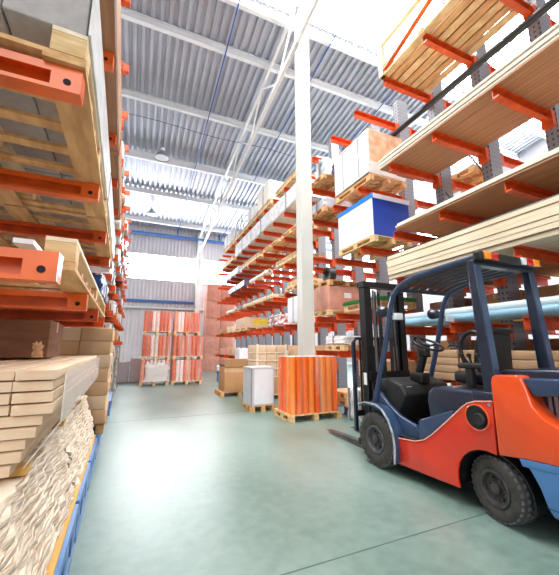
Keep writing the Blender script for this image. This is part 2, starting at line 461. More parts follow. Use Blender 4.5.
# ------------------------------------------------------------------ goods kit
def pallet(loc, label, sx=1.2, sy=.8, rz=0, mt=None, group=None, small=False):
    """wooden pallet, base at loc, centred; boards run along x"""
    mt = mt or WOOD
    t = thing('pallet', label, 'pallet', loc, rz, group)
    key = 'pal%g_%g' % (sx, sy)
    def deck():
        m = MB(); n = max(4, int(sy / .16)); w = sy / n
        for i in range(n): m.box(-sx / 2, sx / 2, -sy / 2 + i * w + .012, -sy / 2 + (i + 1) * w - .012, .118, .14)
        for x in (-sx / 2 + .05, 0, sx / 2 - .05): m.box(x - .05, x + .05, -sy / 2, sy / 2, .1, .118)
        return m
    part('deck', key + 'd', deck, mt, t)
    def runner():
        m = MB().box(-.05, .05, -sy / 2, sy / 2, 0, .022)
        for y in (-sy / 2 + .07, 0, sy / 2 - .07): m.box(-.05, .05, y - .07, y + .07, .022, .1)
        return m
    for x in (-sx / 2 + .05, 0, sx / 2 - .05):
        o = part('runner', key + 'r', runner, mt, t); o.location = (x, 0, 0)
    return t
def carton(loc, label, sx, sy, sz, m, rz=0, tape=True, group=None, lab=False, name='cardboard_box'):
    t = thing(name, label, 'box', loc, rz, group)
    part('body', 'ct%g_%g_%g' % (sx, sy, sz), lambda: MB().bbox(-sx / 2, sx / 2, -sy / 2, sy / 2, 0, sz, min(.012, sz * .1)), m, t)
    if tape:
        part('tape', 'tp%g_%g_%g' % (sx, sy, sz), lambda: MB().box(-sx / 2 - .001, sx / 2 + .001, -.03, .03, sz - .1, sz + .001), CARTON3, t)
    if lab:
        part('label_sheet', 'lb%g_%g_%g' % (sx, sy, sz), lambda: MB().box(-.1, .12, -sy / 2 - .002, -sy / 2, sz * .5, sz * .72), PAPER, t)
    return t
def lumpy(sx, sy, sz, amp, seed):
    """soft block with sagging, wrinkled faces"""
    rnd = random.Random(seed); bm = bmesh.new(); bmesh.ops.create_cube(bm, size=1)
    bmesh.ops.subdivide_edges(bm, edges=list(bm.edges), cuts=5, use_grid_fill=True)
    for v in bm.verts:
        c = v.co
        top = .5 if c.z > .49 else 1
        k = Vector((math.sin(c.y * 17 + seed) + math.sin(c.z * 23), math.sin(c.x * 19 + seed * 2) + math.sin(c.z * 17), math.sin(c.x * 13) + math.sin(c.y * 21 + seed)))
        v.co = Vector((c.x * sx + k.x * amp * .4 * top, c.y * sy + k.y * amp * .4 * top, (c.z + .5) * sz + (k.z * amp * .3 if c.z > -.49 else 0)))
    bmesh.ops.bevel(bm, geom=[e for e in bm.edges if e.calc_face_angle(0) > .9], offset=min(.03, sz * .12), segments=2, affect='EDGES')
    return MB().frombm(bm, True)
def wrapped(loc, label, sx, sy, sz, m=None, rz=0, inner=None, seed=1, amp=.02, cat='package', name='wrapped_package'):
    t = thing(name, label, cat, loc, rz)
    lumpy(sx, sy, sz, amp, seed).build('wrap', m or WHITEW, t)
    if inner is not None:
        MB().box(-sx / 2 + .04, sx / 2 - .04, -sy / 2 + .04, sy / 2 - .04, .03, sz - .04).build('contents', inner, t)
    MB().box(-sx / 2 - amp - .004, sx / 2 + amp + .004, -.02, .02, -.0, sz + amp * .8).build('strap', GREYM, t)
    return t
def boards(n_layer, n_across, x0, w, y0, y1, z0, th, m, fmt, group, gap=.004, name='long_board', jit=.03, under=True):
    """individual long boards lying along y"""
    rnd = random.Random(int(z0 * 100) + n_layer)
    nth = ['bottom', 'second', 'third', 'fourth', 'fifth', 'sixth', 'seventh', 'eighth', 'ninth']
    for l in range(n_layer):
        e = rnd.uniform(-jit / 2, jit / 2)
        for a in range(n_across):
            d = rnd.uniform(-jit, jit)
            mb = MB().box(0, w - gap, 0, y1 - y0, 0, th - max(gap * .8, .009))
            o = solo(name, fmt % (('front', 'second', 'third', 'fourth', 'hindmost')[a if a < n_across - 1 else 4], 'top' if l == n_layer - 1 else nth[l]), 'board', mb, (BROWNB if l == 0 and under else m), (x0 + a * w + e, y0 + d, z0 + l * th), 0, group)  # shaded underside of the cream boards painted as a brown lowest layer

# ------------------------------------------------------------------ right rack loads, near block
T = .003
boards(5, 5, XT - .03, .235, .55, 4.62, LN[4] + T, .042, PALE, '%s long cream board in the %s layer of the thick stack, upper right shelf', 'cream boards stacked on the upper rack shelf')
# lowest layer of the upper stack is brown: underside shade put into colour
boards(1, 5, XT - .02, .235, .55, 4.6, LN[4] + T + 5 * .042, .01, PALE, '%s thin cream cover sheet on the %s of the thick board stack', 'thin cover sheets on the upper board stack', under=False)
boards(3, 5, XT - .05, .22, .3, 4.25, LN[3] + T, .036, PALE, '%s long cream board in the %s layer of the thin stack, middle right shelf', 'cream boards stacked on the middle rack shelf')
boards(6, 4, XT - .06, .28, .3, 4.52, LN[2] + T, .072, PALE2, '%s thick pale beam in the %s layer of the stack above the forklift roof', 'pale beams stacked above the forklift', gap=.012, jit=.05, under=False)
solo('metal_tube', 'black metal tube lying on top of the pale beams above the forklift', 'tube',
     MB().cyl((0, 0, 0), (0, 4.4, 0), .045, n=14), BLACK, (XT + .12, .3, LN[2] + T + 6 * .072 + .04))
solo('metal_tube', 'long black tube resting on the tall wrapped box and passing before the grey uprights', 'tube',
     MB().cyl((0, 0, 0), (0, 4.75, 0), .06, n=14), BLACK, (5.0, .5, 6.27))
carton((4.95, .72, LN[4] + .24), 'lower carton on the thick board stack carrying the black tube', .5, .4, .48, CARTON)
carton((4.95, .72, LN[4] + .722), 'upper carton on the thick board stack carrying the black tube', .5, .4, .512, CARTON)
# pipes behind the forklift
for i, (x, z, m, s) in enumerate(((4.30, 0, PIPEB, 'front lower light blue pipe'), (4.45, 0, PIPEB, 'rear lower light blue pipe'),
                                  (4.375, .1, PIPEW, 'upper whitish pipe'), (4.62, 0, PIPEB, 'hindmost light blue pipe'))):
    t = thing('plastic_pipe', s + ' in the bundle behind the forklift', 'pipe', (x, .6, LN[1] + T + .062 + z), 0, 'pipes on the shelf behind the forklift')
    part('pipe_wall', 'pipeT', lambda: MB().lathe([(0, .052), (0, .062), (4.0, .062), (4.0, .052)], 'y', n=22, closed=True), m, t)
solo('support_block', 'small orange wooden block under the light blue pipes', 'block', MB().box(-.12, .12, -.06, .06, 0, .09), YELLOWB, (4.95, 2.8, LN[1] + T))
# flat cartons on the shelf behind the forklift
n = 0
for yi in range(4):
    for zi in range(4):
        y = 1.55 + .72 * yi
        carton((4.78, y, LN[0] + T + zi * .112), 'flat tan carton, %s of its column, column %s behind the forklift seat' % (
            ('lowest', 'second from bottom', 'third from bottom', 'topmost')[zi], ('nearest', 'second', 'third', 'farthest')[yi]), 1.0, .69, .108, CARTON2, tape=False,
            group='flat cartons behind the forklift')
# floor-level goods under the near shelves
for i in range(3):
    pallet((4.8, 1.9 + i * 1.0, 0.21), ('first', 'second', 'third')[i] + ' pallet from the front under the shelf behind the forklift', 1.0, .8)
    carton((4.8, 1.9 + i * 1.0, .36), ('first', 'second', 'third')[i] + ' large brown carton from the front on the bottom rack feet behind the forklift', .96, .76, .45, CARTON)

# lumber crate on the top shelf
def crate():
    t = thing('lumber_crate', 'open wooden crate of rough planks on the top shelf at upper right', 'crate', (4.75, 3.35, LN[5] + T))
    for i in range(7):
        MB().box(-.62 + i * .178, -.62 + i * .178 + .14, -1.0, 1.05, .0, .035).build('base_plank', WOODX if i % 2 else WOOD, t)
    for y in (-.9, 0, .95): MB().box(-.63, .63, y - .05, y + .05, .036, .11).build('cross_bearer', WOOD, t)
    for y in (-.95, .98):
        MB().box(-.65, -.55, y - .05, y + .05, .0, .80).build('post', PALE, t)
        MB().box(.56, .63, y - .035, y + .035, .11, .72).build('post', PALE2, t)
    for x in (-.63, .56): MB().box(x, x + .09, -1.0, 1.03, .72, .83).build('top_rail', PALE, t)
    MB().tube([(-.6, .95, .12), (-.6, -.9, .7)], .045, square=True).build('diagonal_brace', ORANGE_L, t)
    for i in range(5): MB().box(-.5 + i * .2, -.5 + i * .2 + .17, -.95, 1.0, .112, .2).build('plank', WOODX, t)
crate()
def crate2():
    t = thing('lumber_crate', 'second rough plank crate at the upper right corner of the photo', 'crate', (4.75, 1.15, LN[5] + T))
    for i in range(7): MB().box(-.62 + i * .178, -.62 + i * .178 + .165, -1.0, 1.05, .0, .035).build('base_plank', WOODX, t)
    for i in range(4): MB().box(-.6 + i * .3, -.6 + i * .3 + .26, -.95, 1.0, .037, .25).build('plank', WOODD, t)
crate2()
# back-side goods glimpsed through the rack
for i, (y, z, s) in enumerate(((2.2, LN[3], 'behind the middle board stack'), (3.4, LN[3], 'behind the second grey upright, middle shelf'), (4.3, LN[4], 'on the rear arms behind the thick board stack'))):
    pallet((6.36, y, z + T), 'wooden pallet ' + s, .9, .9, mt=WOODX)
    if i != 2: carton((6.36, y, z + .145), 'brown carton on a pallet ' + s, .85, .85, .55, CARTON)

for zi, z in enumerate((LN[0], LN[1], LN[2])):
    for yi in range(4):
        carton((6.36, 1.75 + yi * 1.0, z + T), 'large brown carton at the back of the rack, %s rear shelf, %s from the front' % (('lowest', 'second', 'third')[zi], ('first', 'second', 'third', 'fourth')[yi]), .95, .9, (.62, .6, .6)[zi], (CARTON, CARTOND, CARTON)[(zi + yi) % 3])
# wrapped box on pallet, blue and white box on pallet
pallet((4.72, 5.6, LM[3] + T), 'pallet under the tall white wrapped box', 1.0, 1.3, mt=WOODX)
def wbox():
    t = thing('wrapped_box', 'tall brown carton half covered by white film on the rack right of the column', 'box', (4.72, 5.6, LM[3] + .146))
    MB().bbox(-.49, .49, -.63, .63, 0, 1.088, .012).build('carton', mat('weathered_carton', (196, 138, 98), .75, scale=5, rgb2=(214, 180, 152)), t)
    lumpy(.02, 1.28, 1.0, .006, 3).build('film', WHITEW, t).location = (-.505, 0, .03)
    MB().box(-.496, .5, -.641, -.632, .02, .3).build('film_edge', FILMW, t)
    for y in (-.3, .3): MB().box(-.522, -.516, y - .012, y + .012, .02, 1.05).build('strap', GREYM, t)
wbox()
pallet((4.7, 5.55, LM[2] + T), 'pallet under the blue and white box', 1.0, 1.28, mt=WOOD)
def bbox_():
    t = thing('lidded_box', 'large box with white side, royal blue end and sky blue rim on the rack', 'box', (4.7, 5.55, LM[2] + .146))
    MB().box(-.48, .5, -.62, .62, 0, .80).build('body', BLUEBOX, t)
    MB().box(-.492, -.481, -.62, .62, 0, .80).build('white_side', WHITEP, t)
    MB().box(-.5, -.481, -.64, .64, .801, .9).build('rim', BLUELID, t)
    MB().box(-.480, .52, -.64, .64, .801, .9).build('lid', WHITEP, t)
bbox_()
# goods in the bays right of the column
pallet((4.75, 5.55, LM[1] + T), 'pallet with a green sheet laid over it on the rack left of the forklift mast', 1.0, 1.15)
solo('tarp', 'bright green sheet draped over a pallet left of the forklift mast', 'sheet', lumpy(1.06, 1.2, .07, .02, 5), GREEN, (4.75, 5.55, LM[1] + .148))
pallet((4.8, 7.2, LM[1] + T), 'pallet under the brown wrapped cartons just right of the column', 1.1, .9)
carton((4.8, 7.2, LM[1] + .146), 'brown film-wrapped carton with white paper sheet, right of the column', 1.1, .9, .6, PINKC, lab=True)
pallet((4.8, 7.2, LM[1] + .75), 'flat pallet carried above the brown wrapped carton right of the column', 1.1, 1.0, mt=WOODX)
solo('pipe_coil', 'dark coil of hose standing on its rim right of the column', 'coil', MB().lathe([(-.09, .12), (-.09, .2), (.09, .2), (.09, .12)], 'x', n=24, closed=True), BLACKP, (4.5, 7.1, LM[1] + .75 + .142 + .2))
wrapped((4.75, 6.6, LM[0] + .146), 'white wrapped slab on a pallet low on the rack left of the mast', 1.0, .8, .2, WHITEW, seed=4, name='wrapped_slab')
pallet((4.75, 6.6, LM[0] + T), 'pallet under the white wrapped slab low on the rack left of the mast', 1.0, .8)
for i in range(3):
    carton((4.72, 5.3 + .03 * i, .205 + i * .34), ('lowest', 'middle', 'topmost')[i] + ' tan carton of the stack behind the load backrest', .9, .7, .335, CARTON2)
pallet((4.72, 6.45, .21), 'lower pallet of the two stacked beyond the load backrest', 1.0, .8)
pallet((4.72, 6.45, .36), 'upper pallet of the two stacked beyond the load backrest', 1.0, .8)
wrapped((4.28, 5.9, 0.0), 'crumpled white plastic sack on the floor right of the orange roll pack', .24, .22, .62, WHITEW, seed=9, amp=.03, cat='sack', name='plastic_sack')
# top of mid bays
pallet((4.7, 7.15, LM[3] + T), 'pallet high on the rack between the column and the tall wrapped box', 1.1, .9, mt=WOODX)
wrapped((4.7, 7.15, LM[3] + .146), 'silver grey wrapped roll lying high on the rack between column and wrapped box', 1.0, .8, .3, mat('silver_wrap', (196, 202, 212), .3, var=.12, scale=9), seed=12)
pallet((4.7, 7.15, LM[4] + T), 'pallet with dark bags on top near the column head', 1.1, .9, mt=WOODX)
wrapped((4.7, 7.15, LM[4] + .146), 'crumpled white bag with dark contents on the pallet near the column head', .7, .6, .62, mat('pale_blue_bag', (212, 222, 230), .35, var=.1, scale=8), seed=15, amp=.06, cat='bag', name='plastic_bag')
solo('dark_bag', 'dark bag lying in front of the crumpled white bag near the column head', 'bag', lumpy(.5, .3, .25, .05, 8), PURPLE, (4.7, 6.62, LM[4] + .15))

# ------------------------------------------------------------------ far right rack loads
lvl = ['lowest', 'second', 'third', 'fourth', 'fifth', 'sixth', 'topmost']
SIL = mat('mixed_strapped_wood', (150, 110, 78), .7, scale=7, stretch=(2, 1, 8), rgb2=(216, 178, 128))
def plank_bundle(loc, label, L, w=1.0, h=.22, m=None):
    t = thing('plank_bundle', label, 'planks', loc)
    m = m or WOODX
    for i in range(4):
        for j in range(2):
            part('plank', 'pb%g%g%d' % (L, h, (i * 2 + j) % 3), lambda: MB().box(0, w / 4 - .012, -L / 2 + .02 * ((i * 2 + j) % 3), L / 2, 0, h / 2 - .01), m if (i + j) % 2 else WOOD, t).location = (-w / 2 + i * w / 4, 0, j * h / 2)
    for y in (-L * .35, L * .35): part('strap', 'pbs%g%g' % (w, h), lambda: MB().box(-w / 2 - .006, w / 2 + .006, -.015, .015, -.002, h + .002), BLACK, t).location = (0, y, 0)
    return t
# topmost shelf
for (y, h) in ((9.3, .2), (11.5, .22), (13.3, .2), (15.2, .22), (17.2, .22)):
    plank_bundle((4.75, y, LF[6] + T), 'plank bundle on the topmost shelf of the far rack, %.0f m up the aisle' % y if False else {9.3: 'plank bundle on the topmost far shelf, the one nearest the column', 11.5: 'plank bundle under the tall white wrapped packs on the topmost far shelf', 13.3: 'plank bundle beyond the white wrapped packs on the topmost far shelf', 15.2: 'plank bundle under the steel lattice frame on the topmost far shelf', 17.2: 'plank bundle on the topmost far shelf, the one nearest the end wall'}[y], 1.7, 1.1, h, SIL)
wrapped((4.75, 11.5, LF[6] + .226), 'tall white wrapped pack under the roof on the topmost far shelf', 1.05, 1.4, .85, mat('ivory_wrap', (232, 226, 214), .4, var=.05), seed=21)
wrapped((4.75, 13.2, LF[6] + .206), 'lower white wrapped pack next to the tall one on the topmost far shelf', 1.05, 1.0, .6, WHITEW, seed=22)
def lattice():
    t = thing('steel_lattice_frame', 'grey triangular steel frame standing on the topmost far shelf', 'frame', (4.75, 15.2, LF[6] + .25))
    for x in (-.45, .45):
        for (a, b) in (((-.8, 0), (.8, 0)), ((-.8, 0), (-.4, .9)), ((-.4, .9), (0, 0)), ((0, 0), (.4, .9)), ((.4, .9), (.8, 0)), ((-.4, .9), (.4, .9))):
            MB().tube([(x, a[0], a[1] + .02), (x, b[0], b[1] + .02)], .022, 6).build('bar', GREYM, t)
    for y in (-.4, .4): MB().tube([(-.45, y, .92), (.45, y, .92)], .022, 6).build('bar', GREYM, t)
lattice()
wrapped((4.75, 17.3, LF[6] + .225), 'white wrapped pack at the end-wall end of the topmost far shelf', 1.1, 1.5, .7, WHITEW, seed=23)
# sixth shelf: long white film wrapped bundles
for (y, L, s) in ((9.15, 2.3, 'nearest the column'), (11.6, 2.4, 'in the middle of the shelf'), (14.2, 2.6, 'farthest from the column')):
    wrapped((4.62, y, LF[5] + T), 'long white film-wrapped bundle on the sixth far shelf, ' + s, .9, L, .62, WHITEW, seed=int(y * 3), amp=.015, name='wrapped_bundle')
plank_bundle((4.75, 17.3, LF[5] + T), 'plank bundle on the sixth far shelf near the end wall', 2.6, 1.1, .25, SIL)
# fifth shelf
pallet((4.75, 8.9, LF[4] + T), 'empty pallet edge-on on the fifth far shelf nearest the column', 1.1, 1.4, mt=WOOD)
pallet((4.75, 10.6, LF[4] + T), 'empty pallet edge-on in the middle of the fifth far shelf', 1.1, 1.6, mt=WOOD)
plank_bundle((4.75, 13.0, LF[4] + T), 'plank bundle beyond the empty pallets on the fifth far shelf', 2.4, 1.1, .22, SIL)
wrapped((4.75, 16.2, LF[4] + T), 'grey wrapped slab on the fifth far shelf near the end wall', 1.1, 2.6, .3, mat('silver_wrap', (196, 202, 212), .3), seed=31)
# fourth shelf
plank_bundle((4.75, 9.3, LF[3] + T), 'plank bundle on the fourth far shelf nearest the column', 1.6, 1.1, .2, SIL)
for i, x in enumerate((4.3, 4.5)):
    solo('steel_pipe', ('front' if i == 0 else 'rear') + ' cream pipe lying on the fourth far shelf', 'pipe', MB().lathe([(0, .07), (0, .09), (2.2, .09), (2.2, .07)], 'y', n=18, closed=True), PALE, (x, 10.9, LF[3] + T + .09), 0, 'cream pipes on the fourth far shelf')
wrapped((4.75, 15.2, LF[3] + T), 'dark blue-grey wrapped slab on the fourth far shelf', 1.15, 3.0, .3, PURPLE, seed=33)
# third shelf
pallet((4.75, 8.7, LF[2] + T), 'pallet of loose timber on the third far shelf beside the column', 1.1, 1.2, mt=WOOD)
plank_bundle((4.75, 8.7, LF[2] + .15), 'short plank bundle on a pallet on the third far shelf beside the column', 1.1, 1.0, .18, WOOD)
plank_bundle((4.75, 12.2, LF[2] + T), 'long pale plank bundle in the middle of the third far shelf', 3.6, 1.1, .16, PALE2)
for i, x in enumerate((4.28, 4.45)):
    solo('steel_pipe', ('front' if i == 0 else 'rear') + ' short pipe end on the third far shelf near the end wall', 'pipe', MB().lathe([(0, .06), (0, .085), (1.6, .085), (1.6, .06)], 'y', n=18, closed=True), PALE2, (x, 15.4, LF[2] + T + .085), 0, 'short pipes on the third far shelf')
# second shelf
wrapped((4.75, 8.75, LF[1] + T), 'tall stack of white packs on the second far shelf just left of the column', 1.05, .85, .8, WHITEP, seed=41, amp=.01)
wrapped((4.75, 10.3, LF[1] + T), 'white sack pile with red print colours on the second far shelf', 1.0, 1.3, .35, mat('red_white_sack', (200, 60, 60), .5, scale=9, rgb2=(240, 234, 232), contrast=(.44, .5)), seed=42, amp=.06, cat='sack', name='sack_pile')
pallet((4.7, 14.2, LF[1] + T), 'pallet under the yellow-labelled carton on the second far shelf', 1.1, 1.6)
def ylw():
    t = thing('cardboard_box', 'low cream carton with a yellow front label on the second far shelf', 'box', (4.7, 14.2, LF[1] + .145))
    MB().bbox(-.52, .52, -.78, .78, 0, .42, .01).build('body', CARTON3, t)
    MB().box(-.2, .522, -.785, -.781, .1, .36).build('yellow_label', YELLOW, t)
ylw()
carton((4.7, 16.3, LF[1] + T), 'tan carton beyond the yellow-labelled one on the second far shelf', 1.0, .9, .3, CARTON3)
carton((4.7, 18.2, LF[1] + T), 'brown carton at the end-wall end of the second far shelf', 1.0, .9, .28, CARTON)
# lowest shelf
wrapped((4.7, 14.0, LF[0] + T), 'grey-white wrapped rolls heap on the lowest far shelf', 1.0, 1.4, .36, WHITEW, seed=51, amp=.06)
wrapped((4.7, 10.2, LF[0] + T), 'long grey wrapped roll low on the far rack behind the brown carton', 1.0, 1.6, .3, mat('silver_wrap', (196, 202, 212), .3), seed=52)
carton((4.7, 16.0, LF[0] + T), 'tan carton on the lowest far shelf beyond the wrapped rolls', 1.0, .8, .4, CARTON2)
carton((4.7, 17.8, LF[0] + T), 'pinkish carton at the end of the lowest far shelf', 1.0, .9, .34, PINKC)
# floor under/in front of the far rack
for i in range(3):
    t = thing('plastic_drum', ('left', 'middle', 'right')[i] + ' one of three small blue drums on the floor by the far rack', 'drum', (3.35 + i * .36, 14.3, 0))
    part('body', 'drum', lambda: MB().lathe([(0, 0), (0, .15), (.05, .165), (.4, .165), (.44, .15), (.44, 0)], 'z', n=20), BLUEP, t)
    part('lid_ring', 'drumr', lambda: MB().lathe([(.36, .168), (.36, .176), (.39, .176), (.39, .168)], 'z', n=20, closed=True), FLNAVY, t)
wrapped((3.72, 14.3, .445), 'white bags lying across the small blue drums by the far rack', 1.1, .4, .22, WHITEW, seed=55, amp=.05, cat='bag', name='bag_pile')
# tall pink packs at the end wall
for c in range(2):
    for zi in range(5):
        carton((4.2 + c * .92, 20.9, zi * 1.09), '%s pink wrapped block of the %s stack against the end wall' % (('lowest', 'second', 'third', 'fourth', 'top')[zi], ('left', 'right')[c]), .9, 1.0, 1.08, PINKC, tape=False, lab=False, group='pink wrapped blocks at the end wall', name='wrapped_block')
# grey wrapped packs at the wall left of the orange stack
for i, x in enumerate((-.62, -.02)):
    wrapped((x, 15.6, .0), ('left' if i == 0 else 'right') + ' low grey wrapped pack on the floor left of the orange stacks', .55, .6, (.85, 1.0)[i], MAUVE, seed=60 + i, amp=.01)

# ------------------------------------------------------------------ orange roll packs
def roll_pack(name, loc, label, nx, ny, r, h, mats, wrapmat, seed, hollow=True, white=None):
    t = thing(name, label, 'rolls', loc)
    rnd = random.Random(seed)
    for i in range(nx):
        for j in range(ny):
            if hollow and 0 < i < nx - 1 and 0 < j < ny - 1: continue
            if white and (i in white and j == 0): m = mats[2]
            else: m = mats[rnd.choice((0, 1, 0, len(mats) - 1))]
            o = part('roll', 'roll%g_%g' % (r, h), lambda: MB().cyl((0, 0, 0), (0, 0, h), r * .92, n=24).cyl((0, 0, h), (0, 0, h + .004), r * .35, n=10), m, t)
            o.location = (-(nx - 1) * r + i * 2 * r, -(ny - 1) * r + j * 2 * r, 0)
    # stretch film hugging the outer rolls
    X, Y = nx * r, ny * r; pts = []
    e = .004
    for i in range(nx * 4 + 1): pts.append((-X + i * X * 2 / (nx * 4), -Y - e + (.0 if i % 4 in (2,) else .22 * r if i % 2 else .5 * r)))
    for j in range(1, ny * 4): pts.append((X + e - (.0 if j % 4 == 2 else .22 * r if j % 2 else .5 * r), -Y + j * Y * 2 / (ny * 4)))
    for i in range(nx * 4, -1, -1): pts.append((-X + i * X * 2 / (nx * 4), Y + e - (.0 if i % 4 == 2 else .22 * r if i % 2 else .5 * r)))
    for j in range(ny * 4 - 1, 0, -1): pts.append((-X - e + (.0 if j % 4 == 2 else .22 * r if j % 2 else .5 * r), -Y + j * Y * 2 / (ny * 4)))
    m = MB(); n = len(pts)
    m.add([(x, y, z) for z in (0, h + .01) for x, y in pts], [(i, (i + 1) % n, n + (i + 1) % n, n + i) for i in range(n)], True)
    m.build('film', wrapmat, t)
    return t
pallet((3.47, 6.55, 0), 'wooden pallet under the large orange roll pack at the column foot', 1.2, .88, mt=WOOD)
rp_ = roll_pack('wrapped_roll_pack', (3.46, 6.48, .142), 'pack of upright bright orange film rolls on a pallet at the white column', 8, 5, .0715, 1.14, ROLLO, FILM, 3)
MB().lathe([(1.146, .0), (1.146, .02)], 'z', n=8).build('top_film', WHITEW, rp_)
tf = MB()
for i in range(8):
    for j in range(5): tf.cyl((-7 * .0715 + i * .143, -4 * .0715 + j * .143, 1.143), (-7 * .0715 + i * .143, -4 * .0715 + j * .143, 1.15), .06, n=12)
tf.build('roll_end_cap', WHITEW, rp_)
names = (('left', .62, 1.04, 13.8), ('right', 1.86, 1.2, 13.8))
for (cn, cx, w, y) in names:
    for zi in range(3):
        zb = zi * .98
        ww = w if not (cn == 'right' and zi == 2) else w - .16
        pallet((cx - (w - ww) / 2, y + .45, zb), '%s pallet of the %s orange stack by the end wall' % (('bottom', 'middle', 'top')[zi], cn), ww, .9, group='pallets of the orange stacks')
        nx = 7 if cn == 'left' else 8
        pk = roll_pack('wrapped_roll_pack', (cx - (w - ww) / 2, y + .45, zb + .142), '%s film-wrapped orange pack of the %s stack by the end wall' % (('bottom', 'middle', 'top')[zi], cn),
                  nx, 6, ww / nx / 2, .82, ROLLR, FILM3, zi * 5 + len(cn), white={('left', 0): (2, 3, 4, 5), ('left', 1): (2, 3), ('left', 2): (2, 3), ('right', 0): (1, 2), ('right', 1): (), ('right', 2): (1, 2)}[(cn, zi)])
        if cn == 'left' and zi == 0:
            l = lumpy(.8, .03, .66, .03, 5); o = l.build('loose_film', FILMW, pk); o.location = (.08, -.47, .02)

# ------------------------------------------------------------------ floor goods right of the aisle
pallet((2.95, 10.35, 0), 'pallet under the large open brown carton', 1.2, .9, mt=WOODX)
def open_carton():
    t = thing('open_carton', 'large brown cardboard carton with raised flap on a pallet beside the aisle', 'box', (2.9, 10.3, .142))
    MB().bbox(-.45, .45, -.4, .4, 0, .72, .008).build('body', CARTON, t)
    MB().prism([(-.41, .72), (-.43, .74), (-.47, .98), (-.455, .985)], -.46, .46, 'x').build('flap', CARTON, t)
    MB().box(-.46, .46, -.405, -.395, .58, .97).build('front_flap', CARTON2, t)
    MB().prism([(.45, .70), (.46, .72), (.66, .98), (.645, .985)], -.38, .38, 'y').build('side_flap', CARTON, t)
    MB().box(-.44, .44, -.38, .38, .72, .8).build('contents', CARTOND, t)
open_carton()
pallet((2.78, 7.75, 0), 'small pallet under the white-fronted cabinet', .62, .7, mt=WOODX)
def cabinet():
    t = thing('cabinet', 'grey cabinet with white front panel on a small pallet left of the roll pack', 'cabinet', (2.76, 7.72, .142))
    MB().box(-.29, .29, -.3, .32, 0, .84).build('body', mat('cabinet_grey', (196, 198, 204), .5, var=.03), t)
    MB().box(-.21, .27, -.312, -.301, .03, .82).build('front_panel', WHITEP, t)
    MB().box(-.30, .30, -.31, .33, .841, .87).build('top_panel', mat('cabinet_grey', (196, 198, 204), .5), t)
    MB().box(-.29, -.27, -.316, -.301, .0, .84).build('corner_profile', GREYM, t)
cabinet()
carton((2.97, 8.5, 0), 'dark red carton standing on the floor behind the cabinet', .5, .5, .85, REDSH)
# cream lattice crates behind the cabinet
def slat_crate(loc, label, m):
    t = thing('slatted_crate', label, 'crate', loc)
    for zi in range(4):
        for xi in range(3):
            part('block', 'scb', lambda: MB().bbox(-.155, .155, -.4, .4, 0, .2, .012), m, t).location = (-.32 + xi * .32, 0, .03 + zi * .23)
        part('slat', 'scs', lambda: MB().box(-.49, .49, -.42, .42, 0, .028), PALE2, t).location = (0, 0, zi * .23)
    for x in (-.45, .45): part('post', 'scp', lambda: MB().box(-.03, .03, -.43, -.421, 0, .95), PALE2, t).location = (x, 0, 0)
pallet((3.6, 9.35, .0), 'pallet under the stack of pale crated blocks behind the cabinet', 1.1, .9)
slat_crate((3.6, 9.35, .62), 'stack of pale crated blocks between cabinet and column', CARTON3)
carton((3.6, 9.35, .142), 'low brown carton beneath the pale crated blocks', .98, .84, .47, CARTON)
carton((3.55, 11.4, 0), 'white tall carton on the floor behind the open brown carton', .6, .6, 1.42, WHITEP, tape=False)
carton((4.75, 8.8, LF[0] + T), 'brown carton on the lowest far shelf just left of the column', 1.0, .8, .48, CARTON2)

# ------------------------------------------------------------------ left rack loads
ROT = math.atan(.042)
def LP(y, off, z): return (XL(y) - off, y, z)
# slatted carrier with grey paving blocks on the second shelf
def slat_carrier(y0, y1, z, label, m):
    cy = (y0 + y1) / 2; L = y1 - y0
    t = thing('slatted_pallet', label, 'pallet', LP(cy, .70, z), ROT)
    for x in (-.62, -.1, .62):
        MB().box(x - .09, x + .09, -L / 2, L / 2, 0, .025).build('bottom_board', m, t)
    for i in range(int(L / .3) + 1):
        y = -L / 2 + .05 + i * (L - .1) / int(L / .3)
        MB().box(-.71, .71, y - .045, y + .045, .026, .05).build('slat', m, t)
    for x in (-.63, 0, .63):
        for y in (-L / 2 + .07, 0, L / 2 - .07): MB().box(x - .075, x + .075, y - .068, y + .068, .051, .16).build('block', WOOD, t)
    for x in (-.63, 0, .63): MB().box(x - .075, x + .075, -L / 2, L / 2, .161, .185).build('top_board', PALE2, t)
    return t
def pavers(y0, y1, z, n, lab):
    L = (y1 - y0) / n
    for i in range(n):
        for j in range(4):
            x = -.70 + .525 - j * .35
            p = LP(y0 + L * (i + .5), .70 - (.525 - j * .35), z)
            t = tag(MB().bbox(-.17, .17, -L / 2 + .008, L / 2 - .008, 0, .34, .008).build('paving_block', GREYPAV), 'grey concrete block, row %s from the front, column %s from the aisle, %s slatted pallet' % (('one', 'two', 'three', 'four', 'five', 'six')[i], ('one', 'two', 'three', 'four')[j], lab), 'block', 'grey blocks on the %s left pallet' % lab)
            t.location = p; t.rotation_euler = (0, 0, ROT)
slat_carrier(1.62, 3.75, 2.87 + T, 'slatted pallet of grey blocks at upper left, the nearer one', WOODX)
pavers(1.64, 3.72, 2.87 + .19, 5, 'nearer')
slat_carrier(3.8, 6.3, 2.87 + T, 'slatted pallet of grey blocks at upper left, the farther one', WOODX)
pavers(3.82, 6.28, 2.87 + .19, 6, 'farther')
for a, b, w_ in ((1.64, 3.72, 'nearer'), (3.82, 6.28, 'farther')):
    solo('stretch_film', 'white stretch film on the aisle side of the %s grey blocks at upper left' % w_, 'film', MB().box(0, .012, -(b - a) / 2, (b - a) / 2, 0, .35), WHITEW, LP((a + b) / 2, -.006, 2.87 + .19), ROT)
